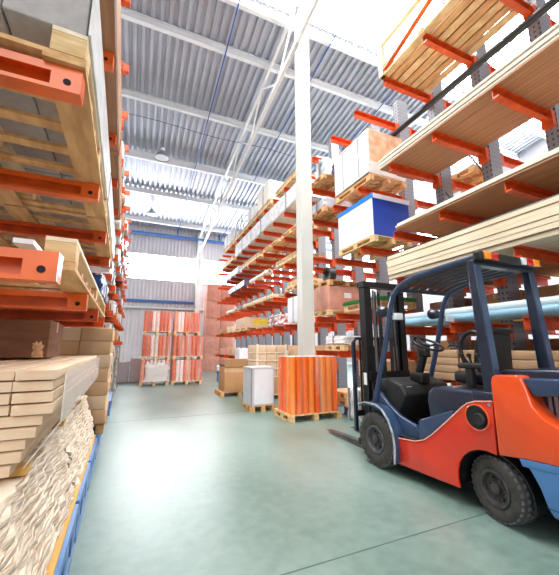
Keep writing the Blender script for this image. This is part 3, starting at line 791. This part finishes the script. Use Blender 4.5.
# brown boards with white film on the third shelf
def board_pack(y0, y1, z, label, n=5):
    cy = (y0 + y1) / 2; L = y1 - y0
    t = thing('board_pack', label, 'boards', LP(cy, .70, z), ROT)
    for k in range(n):
        for j in range(3):
            part('board', 'bp%g' % L, lambda: MB().box(-.235, .235, -L / 2, L / 2, 0, .075), BROWNB, t).location = (-.46 + j * .475, 0, k * .079)
    MB().box(.712, .722, -L / 2, L / 2, -.002, n * .079 + .01).build('side_film', WHITEW, t)
    return t
board_pack(2.35, 4.6, 4.2 + T, 'brown board pack with a white film side on the third left shelf, the nearer one')
board_pack(4.75, 7.4, 4.2 + T, 'brown board pack with a white film side on the third left shelf, the farther one')
# first shelf: plywood carrier
slat_carrier(2.05, 5.4, 1.92 + T, 'slatted timber pallet just above the lower stack on the left rack', WOODX)
for i in range(4):
    solo('white_strip', 'white painted strip lying on the lower slatted pallet at left, strip %s' % ('nearest the aisle', 'second from the aisle', 'third from the aisle', 'farthest from the aisle')[i], 'strip',
         MB().box(-.05, .05, -1.3, 1.3, 0, .03), WHITEP, LP(3.6, .3 + i * .3, 1.92 + .19), ROT)
# long planks: stacked strip boards, wrapped
rows, th = 9, .0545
for k in range(rows):
    hw = .195 if k < 5 else .087
    for j in range(3 if k < 5 else 6):
        d = ((k * 7 + j * 3) % 5 - 2) * .007
        o = MB().bbox(-hw + .004, hw - .004, -1.42, 1.42, 0, th - .008, .002).build('strip_board', STRIP)
        o.location = LP(3.42 + d, (.14, .10, .085, .055, .03, 0, 0, 0, 0)[k] + .005 + hw + j * 2 * hw + (d * .5 if j == 0 else 0), .90 + k * th); o.rotation_euler = (0, 0, ROT)
        tag(o, 'beige strip board, %s row, %s from the aisle, wrapped stack at lower left' % (('lowest', 'second', 'third', 'fourth', 'fifth', 'sixth', 'seventh', 'eighth', 'top')[k], ('first', 'second', 'third', 'fourth', 'fifth', 'sixth')[j]), 'board', 'beige strip boards at lower left')
mbf = MB(); 
fx = solo('stretch_film', 'milky stretch film covering the aisle side of the beige strip boards', 'film', MB().prism([(.004, .455), (.006, .205), (-.128, .0), (-.134, .002), (.0, .208), (-.002, .455)], -1.38, 1.38, 'y'), FILM2, LP(3.44, -.028, .912), ROT)
MB
for i in range(3):
    solo('wood_batten', ('nearest', 'middle', 'farthest')[i] + ' yellowish batten between the strip boards and the layered sheets', 'batten', MB().box(-.55, .48, -.05, .05, 0, .036), YELLOWB, LP(2.15 + i * 1.15, .58, .862), ROT)
# layered sheets
nl = 14; sh = (.86 - .335) / nl
rnd = random.Random(5)
for k in range(nl):
    for j in range(2):
        cy = 2.19 + j * 1.97
        mb = MB(); n = 28; vs = []
        for i in range(n + 1):
            y = -.975 + 1.95 * i / n
            e = rnd.uniform(-.018, .012); dz = rnd.uniform(-.006, .006)
            vs += [(.62 + e, y, 0), (.62 + e + rnd.uniform(-.012, .004), y, sh * .55 + dz), (.60 + e * .5, y, sh - .004), (-.6, y, sh - .004), (-.6, y, 0)]
        fs = []
        for i in range(n):
            for q in range(5): fs.append((i * 5 + q, i * 5 + (q + 1) % 5, (i + 1) * 5 + (q + 1) % 5, (i + 1) * 5 + q))
        mb.add(vs, fs); mb.add(vs, [(4, 3, 2, 1, 0), tuple(n * 5 + q for q in range(5))])
        o = mb.build('layered_sheet', SHEETE); o.location = LP(cy, .58 + .15 * (k / nl) ** 1.3 + rnd.uniform(-.008, .012), .335 + k * sh); o.rotation_euler = (0, 0, ROT)
        tag(o, 'rough-edged pale sheet in the %s half-stack on yellow plywood, layer %s' % (('nearer', 'farther')[j], ('lowest', 'second', 'third', 'fourth', 'fifth', 'sixth', 'seventh', 'eighth', 'ninth', 'tenth', 'eleventh', 'twelfth', 'thirteenth', 'top')[k]), 'sheet', 'rough-edged sheets at lower left')
solo('plywood_sheet', 'yellow plywood sheet under the rough-edged sheets at lower left', 'plywood', MB().box(-.63, .63, -2.0, 1.98, 0, .022), YELLOWB, LP(3.18, .575, .312), ROT)
# blue plastic pallets on the floor
def blue_base(y0, y1, label, z1=.31):
    L = y1 - y0; cy = (y0 + y1) / 2
    t = thing('plastic_pallet', label, 'pallet', LP(cy, .50, 0), ROT)
    MB().bbox(-.58, .58, -L / 2, L / 2, z1 - .07, z1, .008).build('deck', BLUEP, t)
    for x in (-.5, 0, .5):
        MB().bbox(x - .08, x + .08, -L / 2 + .01, L / 2 - .01, 0, .05, .006).build('skid', BLUEP, t)
        for y in (-L / 2 + .11, 0, L / 2 - .11): MB().bbox(x - .075, x + .075, y - .1, y + .1, .05, z1 - .07, .008).build('foot', BLUEP, t)
    return t
for i, (a, b) in enumerate(((1.15, 2.1), (2.15, 3.1), (3.15, 4.1), (4.15, 5.12))):
    blue_base(a, b, 'blue plastic pallet on the floor under the left stack, %s from the front' % ('first', 'second', 'third', 'fourth')[i])
blue_base(5.2, 6.5, 'blue plastic pallet under the beige carton stack at left')
blue_base(6.6, 8.2, 'blue plastic pallet beyond the beige carton stack at left')
blue_base(8.3, 10.0, 'blue plastic pallet second beyond the beige carton stack at left')
# beige carton stack
pallet(LP(5.82, .45, .312), 'wooden pallet under the beige carton stack at left', 1.18, 1.06, ROT, WOODX)
for zi in range(7):
    for xi in range(3):
        for yi in range(2):
            t = carton(LP(5.52 + yi * .54, .05 + xi * .4 + (.012 if zi % 2 else 0), .455 + zi * .187), 'beige carton, %s layer, %s row, %s from the aisle, left stack' % (('lowest', 'second', 'third', 'fourth', 'fifth', 'sixth', 'top')[zi], ('front', 'rear')[yi], ('first', 'second', 'third')[xi]), .395, .53, .185, (CARTON2, CARTON3, CARTON2)[(zi + xi) % 3], ROT, tape=False, group='beige cartons in the left stack')
# dark cartons above the strip boards
for i in range(2):
    carton(LP(3.9, .60 + i * .565, 1.40), ('right' if i == 0 else 'left') + ' dark brown carton lying on top of the strip boards at left', .55, .7, .34, CARTOND, ROT, tape=True)
solo('wrapping_paper', 'crumpled tan paper hanging by the dark carton at left', 'paper', lumpy(.05, .07, .12, .008, 4), CARTON2, LP(3.36, .36, 1.41), ROT)
carton(LP(7.2, .6, .32), 'large tan carton on the blue pallet beyond the beige carton stack', 1.1, 1.0, .95, CARTON2, ROT)
carton(LP(7.2, .6, 1.275), 'brown carton on top of the large tan carton at left', 1.05, .9, .26, CARTON, ROT)
wrapped(LP(9.1, .6, .32), 'cream wrapped goods heap farther down the left rack floor', 1.1, 1.5, 1.2, mat('cream_heap', (212, 190, 160), .6, scale=8, rgb2=(240, 228, 208)), ROT, seed=71, amp=.05)
wrapped(LP(11.2, .6, .0), 'loose pale goods heap on the floor at the far end of the left rack', 1.1, 2.0, 1.5, mat('mixed_heap', (150, 112, 84), .6, scale=9, rgb2=(238, 226, 206)), ROT, seed=72, amp=.06)
wrapped(LP(13.6, .6, .0), 'last pale goods heap on the floor by the end of the left rack', 1.1, 2.0, 1.5, mat('mixed_heap', (150, 112, 84), .6), ROT, seed=73, amp=.06)
# goods on the far part of the left rack
spec = [(6.9, 8.1, 1.7, 'pb'), (8.2, 9.4, 1.7, 'w'), (9.6, 11.4, 1.7, 'pb'), (11.6, 13.2, 1.7, 'c'), (13.3, 15.0, 1.7, 'pb'),
        (5.7, 7.0, 2.3, 'blue'), (7.2, 8.6, 2.3, 'pb'), (8.8, 10.4, 2.3, 'w'), (10.6, 12.2, 2.3, 'c'), (12.4, 14.6, 2.3, 'w'),
        (6.9, 8.4, 2.87, 'w'), (8.6, 10.2, 2.87, 'pb'), (10.4, 12.4, 2.87, 'd'), (12.6, 14.8, 2.87, 'w'),
        (7.0, 8.4, 3.6, 'pb'), (8.6, 10.6, 3.6, 'w'), (10.8, 13.0, 3.6, 'd'), (13.2, 15.2, 3.6, 'pb'),
        (7.6, 9.4, 4.2, 'w'), (9.6, 11.6, 4.2, 'd'), (11.8, 14.2, 4.2, 'w'),
        (7.0, 9.0, 4.75, 'pb'), (9.2, 11.4, 4.75, 'c'), (11.6, 14.0, 4.75, 'w'),
        (6.6, 8.6, 5.3, 'w'), (8.8, 11.0, 5.3, 'pb'), (11.2, 13.8, 5.3, 'w')]
order = {1.7: 'first', 2.3: 'second', 2.87: 'third', 3.6: 'fourth', 4.2: 'fifth', 4.75: 'sixth', 5.3: 'seventh'}
cnt = {}
for (a, b, z, kd) in spec:
    cy = (a + b) / 2; L = b - a
    cnt[z] = cnt.get(z, 0) + 1
    where = 'on the %s shelf, far left rack, %s load along' % (order[z], ('first', 'second', 'third', 'fourth', 'fifth')[cnt[z] - 1])
    p = LP(cy, .62, z + T)
    if kd == 'pb':
        t = plank_bundle(p, 'strapped plank bundle ' + where, round(L, 2), 1.1, .2, SIL); t.rotation_euler = (0, 0, ROT)
    elif kd == 'w': wrapped(p, 'white wrapped pack ' + where, 1.15, L, .33, WHITEW, ROT, seed=int(cy * 10), amp=.03)
    elif kd == 'd': wrapped(p, 'dark wrapped pack ' + where, 1.15, L, .33, PURPLE, ROT, seed=int(cy * 10), amp=.03)
    elif kd == 'c': carton(p, 'brown carton ' + where, 1.1, L, .34, CARTON, ROT)
    elif kd == 'blue': wrapped(p, 'blue and white wrapped pack ' + where, 1.1, L, .36, mat('blue_wrap', (30, 74, 140), .4, scale=3, stretch=(1, 6, 1), rgb2=(226, 230, 236), contrast=(.52, .56)), ROT, seed=77)

# ------------------------------------------------------------------ forklift truck
FX, FY = 3.47, 2.8
fork = thing('forklift', 'orange-red counterbalance forklift with blue cab frame parked at the right', 'forklift', (FX, FY, 0))
def F(name, mb, m, parent=None, label=None):
    """mesh given in hall coordinates, stored relative to its parent"""
    p = parent or fork
    off = Vector((FX, FY, 0)) if parent is None else Vector((FX, FY, 0)) + (p.location if p is not fork else Vector())
    mb.v = [(v[0] - off.x, v[1] - off.y, v[2] - off.z) for v in mb.v]
    o = mb.build(name, m, p)
    if label: o['label'] = label
    return o
NX, FXR = 2.92, 4.02          # near and far body sides
def arc(cy, cz, r, a0, a1, n=12): return [(cy + r * math.cos(R(a0 + (a1 - a0) * i / n)), cz + r * math.sin(R(a0 + (a1 - a0) * i / n))) for i in range(n + 1)]
# chassis core
F('chassis', MB().box(3.22, 3.72, 1.15, 3.75, .13, .62).box(3.0, 3.94, 2.5, 3.2, .15, .42).box(3.12, 3.82, 1.2, 1.7, .3, .62), BLACK)
# red side panels with rear wheel arch
arch = arc(2.10, .25, .345, 118, -14, 14)
side = [(3.24, .13), (3.235, .40), (3.20, .425), (2.93, .455), (2.80, .50), (2.68, .585), (2.50, .74), (2.30, .92), (2.24, .965), (2.16, .995), (1.995, 1.02), (2.01, .585)]
side += arc(2.12, .25, .325, 105, -8, 14)[::1][::-1][::-1]
side = [(3.24, .13), (3.235, .40), (3.20, .425), (2.93, .455), (2.80, .50), (2.68, .585), (2.50, .74), (2.30, .92), (2.24, .965), (2.16, .995), (1.995, 1.02), (2.01, .565)] + arc(2.10, .25, .325, 104, -16, 14)
def sidepanel(x0, x1): return MB().prism(side, x0, x1, 'x', bevel=.012)
p1 = F('side_panel', sidepanel(NX, NX + .035), FLRED, label='red left side panel')
F('side_panel', sidepanel(FXR - .035, FXR), FLRED)
lip = [(NX - .004, y, z) for y, z in side[2:11]]
F('edge_trim', MB().tube(lip, .006, 6), mat('pale_edge', (240, 170, 150), .4), None)
# filler port
fp = F('filler_port', MB().lathe([(-.012, .105), (-.016, .111), (-.012, .119), (0, .12)], 'x', (NX, 2.15, .855), n=36), FLORG, None, 'round rimmed opening in the red side panel')
F('port_bowl', MB().lathe([(-.010, .106), (-.004, .09), (-.003, .0)], 'x', (NX, 2.15, .855), n=30), BLACK, fp)
F('port_cap', MB().lathe([(-.03, 0), (-.03, .05), (-.006, .06)], 'x', (NX, 2.13, .84), n=24), BLACKP, fp)
F('latch', MB().cyl((NX - .006, 2.025, .985), (NX + .01, 2.025, .985), .014, n=12), GREYM)
# counterweight: orange cheek, steel-blue skirt
cw = [(1.985, .575), (1.985, 1.19), (1.97, 1.235), (1.93, 1.255), (1.76, 1.262), (1.73, 1.245), (1.70, 1.16), (1.67, 1.03), (1.60, .95), (1.50, .90), (1.30, .86), (1.06, .84), (1.02, .80), (1.02, .66), (1.78, .605)]
F('counterweight', MB().prism(cw, NX - .01, NX + .22, 'x', bevel=.03).prism(cw, FXR - .22, FXR + .01, 'x', bevel=.03).box(NX + .2, FXR - .2, 1.03, 1.5, .64, .86), FLORG, None, 'orange counterweight')
sk = [(1.79, .60), (1.02, .655), (1.00, .60), (1.02, .27), (1.62, .245), (1.655, .30), (1.69, .42), (1.74, .52)]
F('rear_skirt', MB().prism(sk, NX - .004, FXR + .004, 'x', bevel=.012), FLSTEEL, None, 'steel-blue lower counterweight')
F('skirt_band', MB().prism([(1.80, .545), (1.06, .60), (1.06, .655), (1.82, .602)], NX - .008, NX + .1, 'x', bevel=.006), FLSTEEL)
F('skirt_groove', MB().box(NX - .006, NX, 1.1, 1.66, .30, .305), FLNAVY)
# bonnet
bon = [(1.99, 1.10), (1.99, 1.27), (1.95, 1.295), (1.30, 1.33), (1.12, 1.31), (1.06, 1.25), (1.05, 1.13), (1.62, 1.13)]
F('bonnet', MB().prism(bon, 3.05, 3.89, 'x', bevel=.03), FLNAVY, None, 'dark blue bonnet')
F('bonnet_side', MB().prism([(1.74, 1.24), (1.10, 1.27), (1.08, 1.20), (1.66, 1.10)], NX + .02, 3.1, 'x', bevel=.015), FLBLUE)
F('radiator_housing', MB().box(3.10, 3.84, 1.08, 1.98, .62, 1.12), FLNAVY)
gr = MB()
for i in range(12): gr.box(3.085, 3.098, 1.12 + i * .045, 1.145 + i * .045, .88, 1.12)
F('radiator_grille', gr, GREYM)
# cab floor, step, seat base
F('cab_floor', MB().box(2.96, 3.98, 2.6, 3.32, .42, .455), BLACKP)
F('step_plate', MB().box(2.93, 3.22, 2.72, 3.2, .452, .462), BLACKP)
F('step_box', MB().prism([(2.90, .455), (2.90, .67), (2.86, .70), (2.45, .86), (2.45, .455)], 2.955, 3.3, 'x', bevel=.015), FLBLUE)
sb = [(2.80, .60), (2.83, .90), (2.81, 1.0), (2.74, 1.06), (2.05, 1.08), (2.0, .62)]
F('seat_base', MB().prism(sb, 3.03, 3.90, 'x', bevel=.04), FLNAVY, None, 'navy blue seat base')
seat = F('seat_cushion', MB().bbox(3.3, 3.78, 2.16, 2.68, 1.10, 1.23, .045), BLACKP)
F('seat_rail', MB().box(3.32, 3.76, 2.15, 2.6, 1.075, 1.10), mat('olive_metal', (84, 78, 64), .5), seat)
F('armrest', MB().bbox(3.18, 3.27, 2.12, 2.52, 1.27, 1.33, .02).bbox(3.19, 3.26, 2.36, 2.44, 1.08, 1.30, .015), BLACKP, seat)
for i in range(3): F('control_lever', MB().tube([(3.22, 2.46 - i * .09, 1.32), (3.215, 2.48 - i * .09, 1.40)], .012, 8).lathe([(0, 0), (.005, .022), (.03, .024), (.045, 0)], 'z', (3.215, 2.48 - i * .09, 1.39), n=12), BLACK, seat)
F('seat_back', MB().prism([(2.39, 1.20), (2.46, 1.30), (2.42, 1.52), (2.37, 1.66), (2.30, 1.69), (2.26, 1.63), (2.28, 1.22)], 3.34, 3.76, 'x', bevel=.05), BLACKP)
F('head_bar', MB().bbox(3.335, 3.765, 2.24, 2.41, 1.63, 1.70, .03), BLACK)
hp = [(3.26, 2.36 + .155 * math.cos(R(a)), 1.47 + .185 * math.sin(R(a))) for a in range(0, 361, 15)]
F('ring_guard', MB().tube(hp, .022, 10), BLACK, None, 'black hoop beside the seat back')
F('ring_bracket', MB().tube([(3.26, 2.51, 1.50), (3.30, 2.66, 1.52), (3.4, 2.78, 1.50)], .012, 8).tube([(3.3, 2.66, 1.52), (3.31, 2.70, 1.57)], .014, 8), BLACK)
# dashboard, steering column and wheel
F('dashboard', MB().prism([(3.18, .90), (3.24, 1.02), (3.5, 1.09), (3.66, 1.06), (3.68, .46), (3.42, .46), (3.36, .6)], 3.06, 3.88, 'x', bevel=.03), BLACKP)
F('front_plate', MB().prism([(3.66, .45), (3.70, 1.02), (3.72, 1.02), (3.72, .45)], 3.0, 3.94, 'x'), BLACK)
F('pedal', MB().box(3.45, 3.55, 3.2, 3.3, .52, .54), GREYM)
sc = F('steering_column', MB().tube([(3.46, 3.38, 1.02), (3.46, 3.27, 1.25), (3.46, 3.18, 1.47)], .05, 12).bbox(3.38, 3.54, 3.2, 3.42, 1.02, 1.16, .03).bbox(3.405, 3.515, 3.14, 3.26, 1.36, 1.47, .025), BLACK)
d = Vector((0, -.42, .9)).normalized(); c0 = Vector((3.46, 3.14, 1.53)); u = Vector((1, 0, 0)); w = d.cross(u)
F('steering_wheel', MB().tube([(c0 + (u * math.cos(R(a)) + w * math.sin(R(a))) * .19)[:] for a in range(0, 361, 12)], .015, 10)
  .tube([c0 - u * .17, c0 - d * .03, c0 + u * .17], .012, 8).tube([c0 - d * .03, c0 + w * .17], .012, 8).cyl((c0 - d * .05)[:], (c0 + d * .0)[:], .04, n=16)
  .cyl((c0 - u * .1 + w * .13)[:], (c0 - u * .1 + w * .13 + d * .05)[:], .02, n=10), BLACKP, sc)
F('data_plate', MB().box(3.14, 3.22, 3.228, 3.232, .98, 1.0), PAPER)
# front cowl sides
cowl = [(3.72, .44), (3.72, .80), (3.66, .92), (3.57, .90), (3.40, .76), (3.22, .66), (2.98, .60), (2.9, .50), (2.9, .45), (3.22, .43)]
F('cowl_side', MB().prism(cowl, 2.995, 3.05, 'x', bevel=.012), FLBLUE, None, 'blue left cowl side')
F('cowl_side', MB().prism(cowl, 3.89, 3.945, 'x', bevel=.012), FLBLUE)
# front fenders
fo = arc(3.54, .33, .415, 128, -18, 18); fi = arc(3.54, .33, .385, -18, 128, 18)
def fender(x0, x1): return MB().prism([(a, b) for a, b in arc(3.54, .33, .43, 118, 190, 14)] + [(a, b) for a, b in arc(3.54, .33, .40, 190, 118, 14)], x0, x1, 'x', bevel=.006)
fpoly = [(3.84, .72), (3.70, .765), (3.48, .765), (3.36, .72), (3.26, .62), (3.19, .48), (3.17, .34), (3.185, .15), (3.215, .15), (3.205, .34), (3.225, .47), (3.29, .60), (3.38, .69), (3.49, .73), (3.70, .73), (3.83, .695)]
f1 = F('front_fender', MB().prism(fpoly, 2.84, 3.06, 'x', bevel=.006), FLBLUE, None, 'blue left front fender')
F('front_fender', MB().prism(fpoly, 3.88, 4.10, 'x', bevel=.006), FLBLUE)
F('fender_lip', MB().tube([(2.838, a, b) for a, b in fpoly[:8]], .008, 6, square=True), WORNG, f1)
F('fender_inner', MB().prism([(3.70, .77), (3.48, .77), (3.36, .73), (3.26, .63), (3.2, .5), (3.2, .44), (3.75, .44), (3.75, .77)], 2.99, 3.03, 'x'), BLACK)
# wheels
def wheel(name, cx, cy, r, wd, rimr, steer, side, label, rimm):
    h = bpy.data.objects.new(name, None); col.objects.link(h); h.parent = fork
    h.location = (cx - FX, cy - FY, r); h.rotation_euler = (0, 0, steer); h['label'] = label
    s = side
    a = wd / 2
    prof = [(-a * .86, rimr), (-a * .98, rimr + .02), (-a, r * .80), (-a * .9, r * .93), (-a * .72, r * .985), (a * .72, r * .985), (a * .9, r * .93), (a, r * .80), (a * .98, rimr + .02), (a * .86, rimr)]
    MB().lathe(prof, 'x', n=56).build('tyre', RUBBER, h)
    tr = MB(); n = 30
    for i in range(n):
        t0 = 2 * math.pi * i / n
        for sd in (-1, 1):
            t1 = t0 + (math.pi / n if sd > 0 else 0)
            bx_ = []
            for rr in (r * .955, r):
                for dt in (-.055, .055):
                    for xx in (sd * a * .10, sd * a * .92):
                        k = t1 + dt + (0.05 if abs(xx) > a * .5 else 0)
                        q = rr - (r * .035 if abs(xx) > a * .5 else 0)
                        bx_.append((xx, q * math.cos(k), q * math.sin(k)))
            tr.add(bx_, [(0, 1, 3, 2), (4, 6, 7, 5), (0, 4, 5, 1), (2, 3, 7, 6), (1, 5, 7, 3), (0, 2, 6, 4)])
    tr.build('tread', TREADM, h)
    ox = s * a
    rm = MB().lathe([(ox * .86, rimr + .004), (ox * 1.0, rimr), (ox * 1.0, rimr - .022), (ox * .55, rimr - .035), (ox * .45, rimr * .45), (ox * .62, rimr * .36), (ox * .62, 0)], 'x', n=40)
    rm.build('rim', rimm, h)
    hb = MB().lathe([(ox * .5, rimr * .34), (ox * .95, rimr * .3), (ox * 1.05, rimr * .2), (ox * 1.05, 0)], 'x', n=24); hub = hb.build('hub', RIM, h)
    for i in range(6):
        t = 2 * math.pi * i / 6; y, z = rimr * .58 * math.cos(t), rimr * .58 * math.sin(t)
        MB().cyl((ox * .45, y, z), (ox * .72, y, z), .013, n=6).build('wheel_nut', RIM, h)
    MB().lathe([(-ox * .4, 0), (-ox * .4, rimr + .01)], 'x', n=24).build('rim_back', BLACK, h)
    return h
wheel('front_wheel', 2.955, 3.54, .332, .21, .165, 0, -1, 'left front wheel', RIMG)
wheel('front_wheel', 3.985, 3.54, .332, .21, .165, 0, 1, 'right front wheel', RIMG)
wheel('rear_wheel', 3.05, 2.075, .27, .185, .150, R(-11), -1, 'left rear wheel, slightly steered', RIM)
wheel('rear_wheel', 3.89, 2.075, .27, .185, .150, R(-11), 1, 'right rear wheel', RIM)
F('axle', MB().box(3.1, 3.84, 2.05, 2.15, .2, .3).box(3.05, 3.9, 3.46, 3.62, .24, .42), BLACK)
F('wheel_arch_liner', MB().prism([(a, b) for a, b in arc(2.10, .25, .335, 190, -5, 16)] + [(a, b) for a, b in arc(2.10, .25, .32, -5, 190, 16)], NX + .05, 3.24, 'x'), BLACK)
# overhead guard
GT = 2.36
def pillar_rear(x):
    return MB().prism([(2.075, 1.03), (1.955, 1.03), (2.04, GT - .02), (2.115, GT - .02)], x - .045, x + .045, 'x', bevel=.008)
pr = F('rear_pillar', pillar_rear(2.99), FLNAVY, None, 'left rear guard pillar')
F('pillar_edge', MB().prism([(1.966, 1.06), (1.952, 1.06), (2.032, GT - .05), (2.046, GT - .05)], 2.95, 3.03, 'x'), FLBLUE, pr)
F('pillar_foot', MB().bbox(2.935, 3.06, 1.96, 2.2, 1.0, 1.09, .012), FLNAVY, pr)
pr2 = F('rear_pillar', pillar_rear(3.865), FLNAVY, None, 'right rear guard pillar')
F('pillar_edge', MB().prism([(1.966, 1.06), (1.952, 1.06), (2.032, GT - .05), (2.046, GT - .05)], 3.825, 3.905, 'x'), FLBLUE, pr2)
def front_path(x):
    return [(x, 3.66, .76), (x, 3.52, 1.15), (x, 3.38, 1.55), (x, 3.29, 1.88), (x, 3.235, 2.06), (x, 3.18, 2.16), (x, 3.10, 2.235), (x, 2.98, 2.285), (x, 2.80, 2.32), (x, 2.5, 2.345), (x, 2.05, 2.365)]
F('guard_frame', MB().tube(front_path(2.985), .034, 12), FLBLUE, None, 'left bent tube of the overhead guard')
F('guard_frame', MB().tube(front_path(3.925), .034, 12), FLBLUE, None, 'right bent tube of the overhead guard')
F('front_cross_tube', MB().tube([(2.985, 3.12, 2.22), (3.925, 3.12, 2.22)], .03, 10), FLNAVY)
for i in range(6):
    x = 3.10 + i * .142
    F('guard_bar', MB().tube([(x, 3.12, 2.22), (x, 2.95, 2.285), (x, 2.75, 2.32), (x, 2.4, 2.345), (x, 2.04, 2.36)], .019, 8, square=True), BLACK)
F('rear_cross_beam', MB().box(2.95, 3.91, 2.03, 2.11, GT - .07, GT + .01), FLNAVY)
lb = F('lamp_bar', MB().bbox(2.93, 3.92, 1.955, 2.03, GT - .035, GT + .05, .012), BLACK, None, 'black rear lamp bar')
for (a, b, m, nm) in ((2.985, 3.075, AMBER, 'amber'), (3.077, 3.185, REDL, 'red'), (3.56, 3.63, CLEARL, 'white'), (3.632, 3.745, REDL, 'red'), (3.747, 3.86, AMBER, 'amber')):
    F('lamp_lens', MB().bbox(a, b, 1.938, 1.99, GT - .03, GT + .046, .008), m, lb, nm + ' lamp lens')
# head lamps on the front pillars
for s, x in ((-1, 2.985), (1, 3.925)):
    hl = F('head_lamp', MB().lathe([(0, 0), (0, .05), (.05, .075), (.1, .08), (.12, .07), (.12, 0)], 'y', (x + .02, 3.36, 1.97), n=20), FLNAVY, None, ('left' if s < 0 else 'right') + ' navy head lamp')
    F('bracket', MB().box(x - .012, x + .03, 3.24, 3.38, 1.90, 1.93), BLACK, hl)
    F('side_lamp', MB().bbox(x + .02, x + .16, 3.20, 3.27, 1.84, 1.93, .015), CLEARL, None, ('left' if s < 0 else 'right') + ' clear side lamp')
# mast
ms = F('mast_channel', MB().box(3.08, 3.155, 3.90, 4.03, .09, 2.42).box(3.155, 3.19, 3.90, 3.925, .09, 2.42).box(3.155, 3.19, 4.005, 4.03, .09, 2.42), BLACK, None, 'left mast channel')
F('mast_channel', MB().box(3.785, 3.86, 3.90, 4.03, .09, 2.42).box(3.75, 3.785, 3.90, 3.925, .09, 2.42).box(3.75, 3.785, 4.005, 4.03, .09, 2.42), BLACK, None, 'right mast channel')
for x in (3.20, 3.70): F('inner_mast', MB().box(x - .03, x + .04, 3.94, 4.06, .12, 2.38), BLACKP)
for z in (.35, 1.02): F('mast_crossmember', MB().box(3.1, 3.84, 3.86, 3.90, z, z + .12), BLACK)
F('mast_crossmember', MB().box(3.06, 3.88, 3.88, 4.05, 2.40, 2.48), BLACK)
for x in (3.27, 3.65): F('lift_cylinder', MB().cyl((x, 3.93, .2), (x, 3.93, 1.5), .032, n=14).cyl((x, 3.93, 1.5), (x, 3.93, 2.36), .02, n=12), mat('dull_chrome', (120, 122, 126), .3, metal=.7), None)
for x in (3.36, 3.41): F('lift_chain', MB().box(x - .012, x + .012, 3.98, 3.99, .4, 2.36), RIM)
for x in (3.31, 3.34, 3.57): F('hydraulic_hose', MB().tube([(x, 3.88, 2.3), (x + .01, 3.87, 1.6), (x + .03, 3.86, .9), (x + .04, 3.8, .5)], .013, 8), BLACK)
for s, x in ((1, 3.12), (-1, 3.82)): F('tilt_cylinder', MB().cyl((x, 3.7, .75), (x, 3.9, .72), .03, n=12), BLACK)
F('warning_sticker', MB().box(3.079, 3.0795, 3.93, 4.0, .95, 1.12), PAPER)
# carriage, backrest, forks
cg = F('carriage', MB().box(3.02, 3.92, 4.07, 4.11, .12, .2).box(3.02, 3.92, 4.07, 4.11, .5, .58).box(3.15, 3.2, 4.05, 4.09, .1, .6).box(3.74, 3.79, 4.05, 4.09, .1, .6), BLACK)
br = F('load_backrest', MB().tube([(2.99, 4.10, .30), (2.99, 4.10, 1.56), (3.03, 4.10, 1.62), (3.91, 4.10, 1.62), (3.95, 4.10, 1.56), (3.95, 4.10, .30)], .022, 6, square=True), FLNAVY, None, 'blue-black load backrest')
for i in range(7):
    x = 3.11 + i * .12
    F('backrest_bar', MB().box(x - .012, x + .012, 4.09, 4.11, .55, 1.61), BLACK, br)
for i, x in enumerate((3.22, 3.72)):
    F('fork', MB().prism([(4.12, .6), (4.165, .6), (4.165, .10), (5.22, .05), (5.22, .04), (4.12, .045)], x - .055, x + .055, 'x', bevel=.006), mat('fork_steel', (86, 88, 92), .45, metal=.5, var=.2), None, ('left' if i == 0 else 'right') + ' fork')

# ------------------------------------------------------------------ light
w = bpy.data.worlds.new('World'); bpy.context.scene.world = w; w.use_nodes = True
bg = w.node_tree.nodes['Background']
bg.inputs[0].default_value = (0.93, 0.97, 1.0, 1); bg.inputs[1].default_value = 0.6
def area(name, loc, rot, sx, sy, power, color=(1, 1, 1)):
    l = bpy.data.lights.new(name, 'AREA'); l.shape = 'RECTANGLE'; l.size = sx; l.size_y = sy; l.energy = power; l.color = color
    o = bpy.data.objects.new(name, l); col.objects.link(o); o.location = loc; o.rotation_euler = rot; return o
sun = bpy.data.lights.new('sun', 'SUN'); sun.energy = 1.5; sun.angle = R(35); sun.color = (1.0, .97, .92)
so = bpy.data.objects.new('sun', sun); col.objects.link(so); so.location = (-2, -8, 8)
so.rotation_euler = Vector((-.22, -.80, .50)).to_track_quat('Z', 'Y').to_euler()

# ------------------------------------------------------------------ camera
cam = bpy.data.cameras.new('camera'); cam.sensor_fit = 'HORIZONTAL'; cam.sensor_width = 36
cam.lens = 36 * 320 / 559; cam.clip_start = .05; cam.clip_end = 200
co = bpy.data.objects.new('camera', cam); col.objects.link(co)
co.location = (0, 0, 1.5); co.rotation_euler = (R(90 + 10.45), 0, R(-23.3))
sc_ = bpy.context.scene; sc_.camera = co
vs = sc_.view_settings; vs.view_transform = 'Standard'; vs.look = 'None'; vs.gamma = 1; vs.use_curve_mapping = False; vs.exposure = 0.15
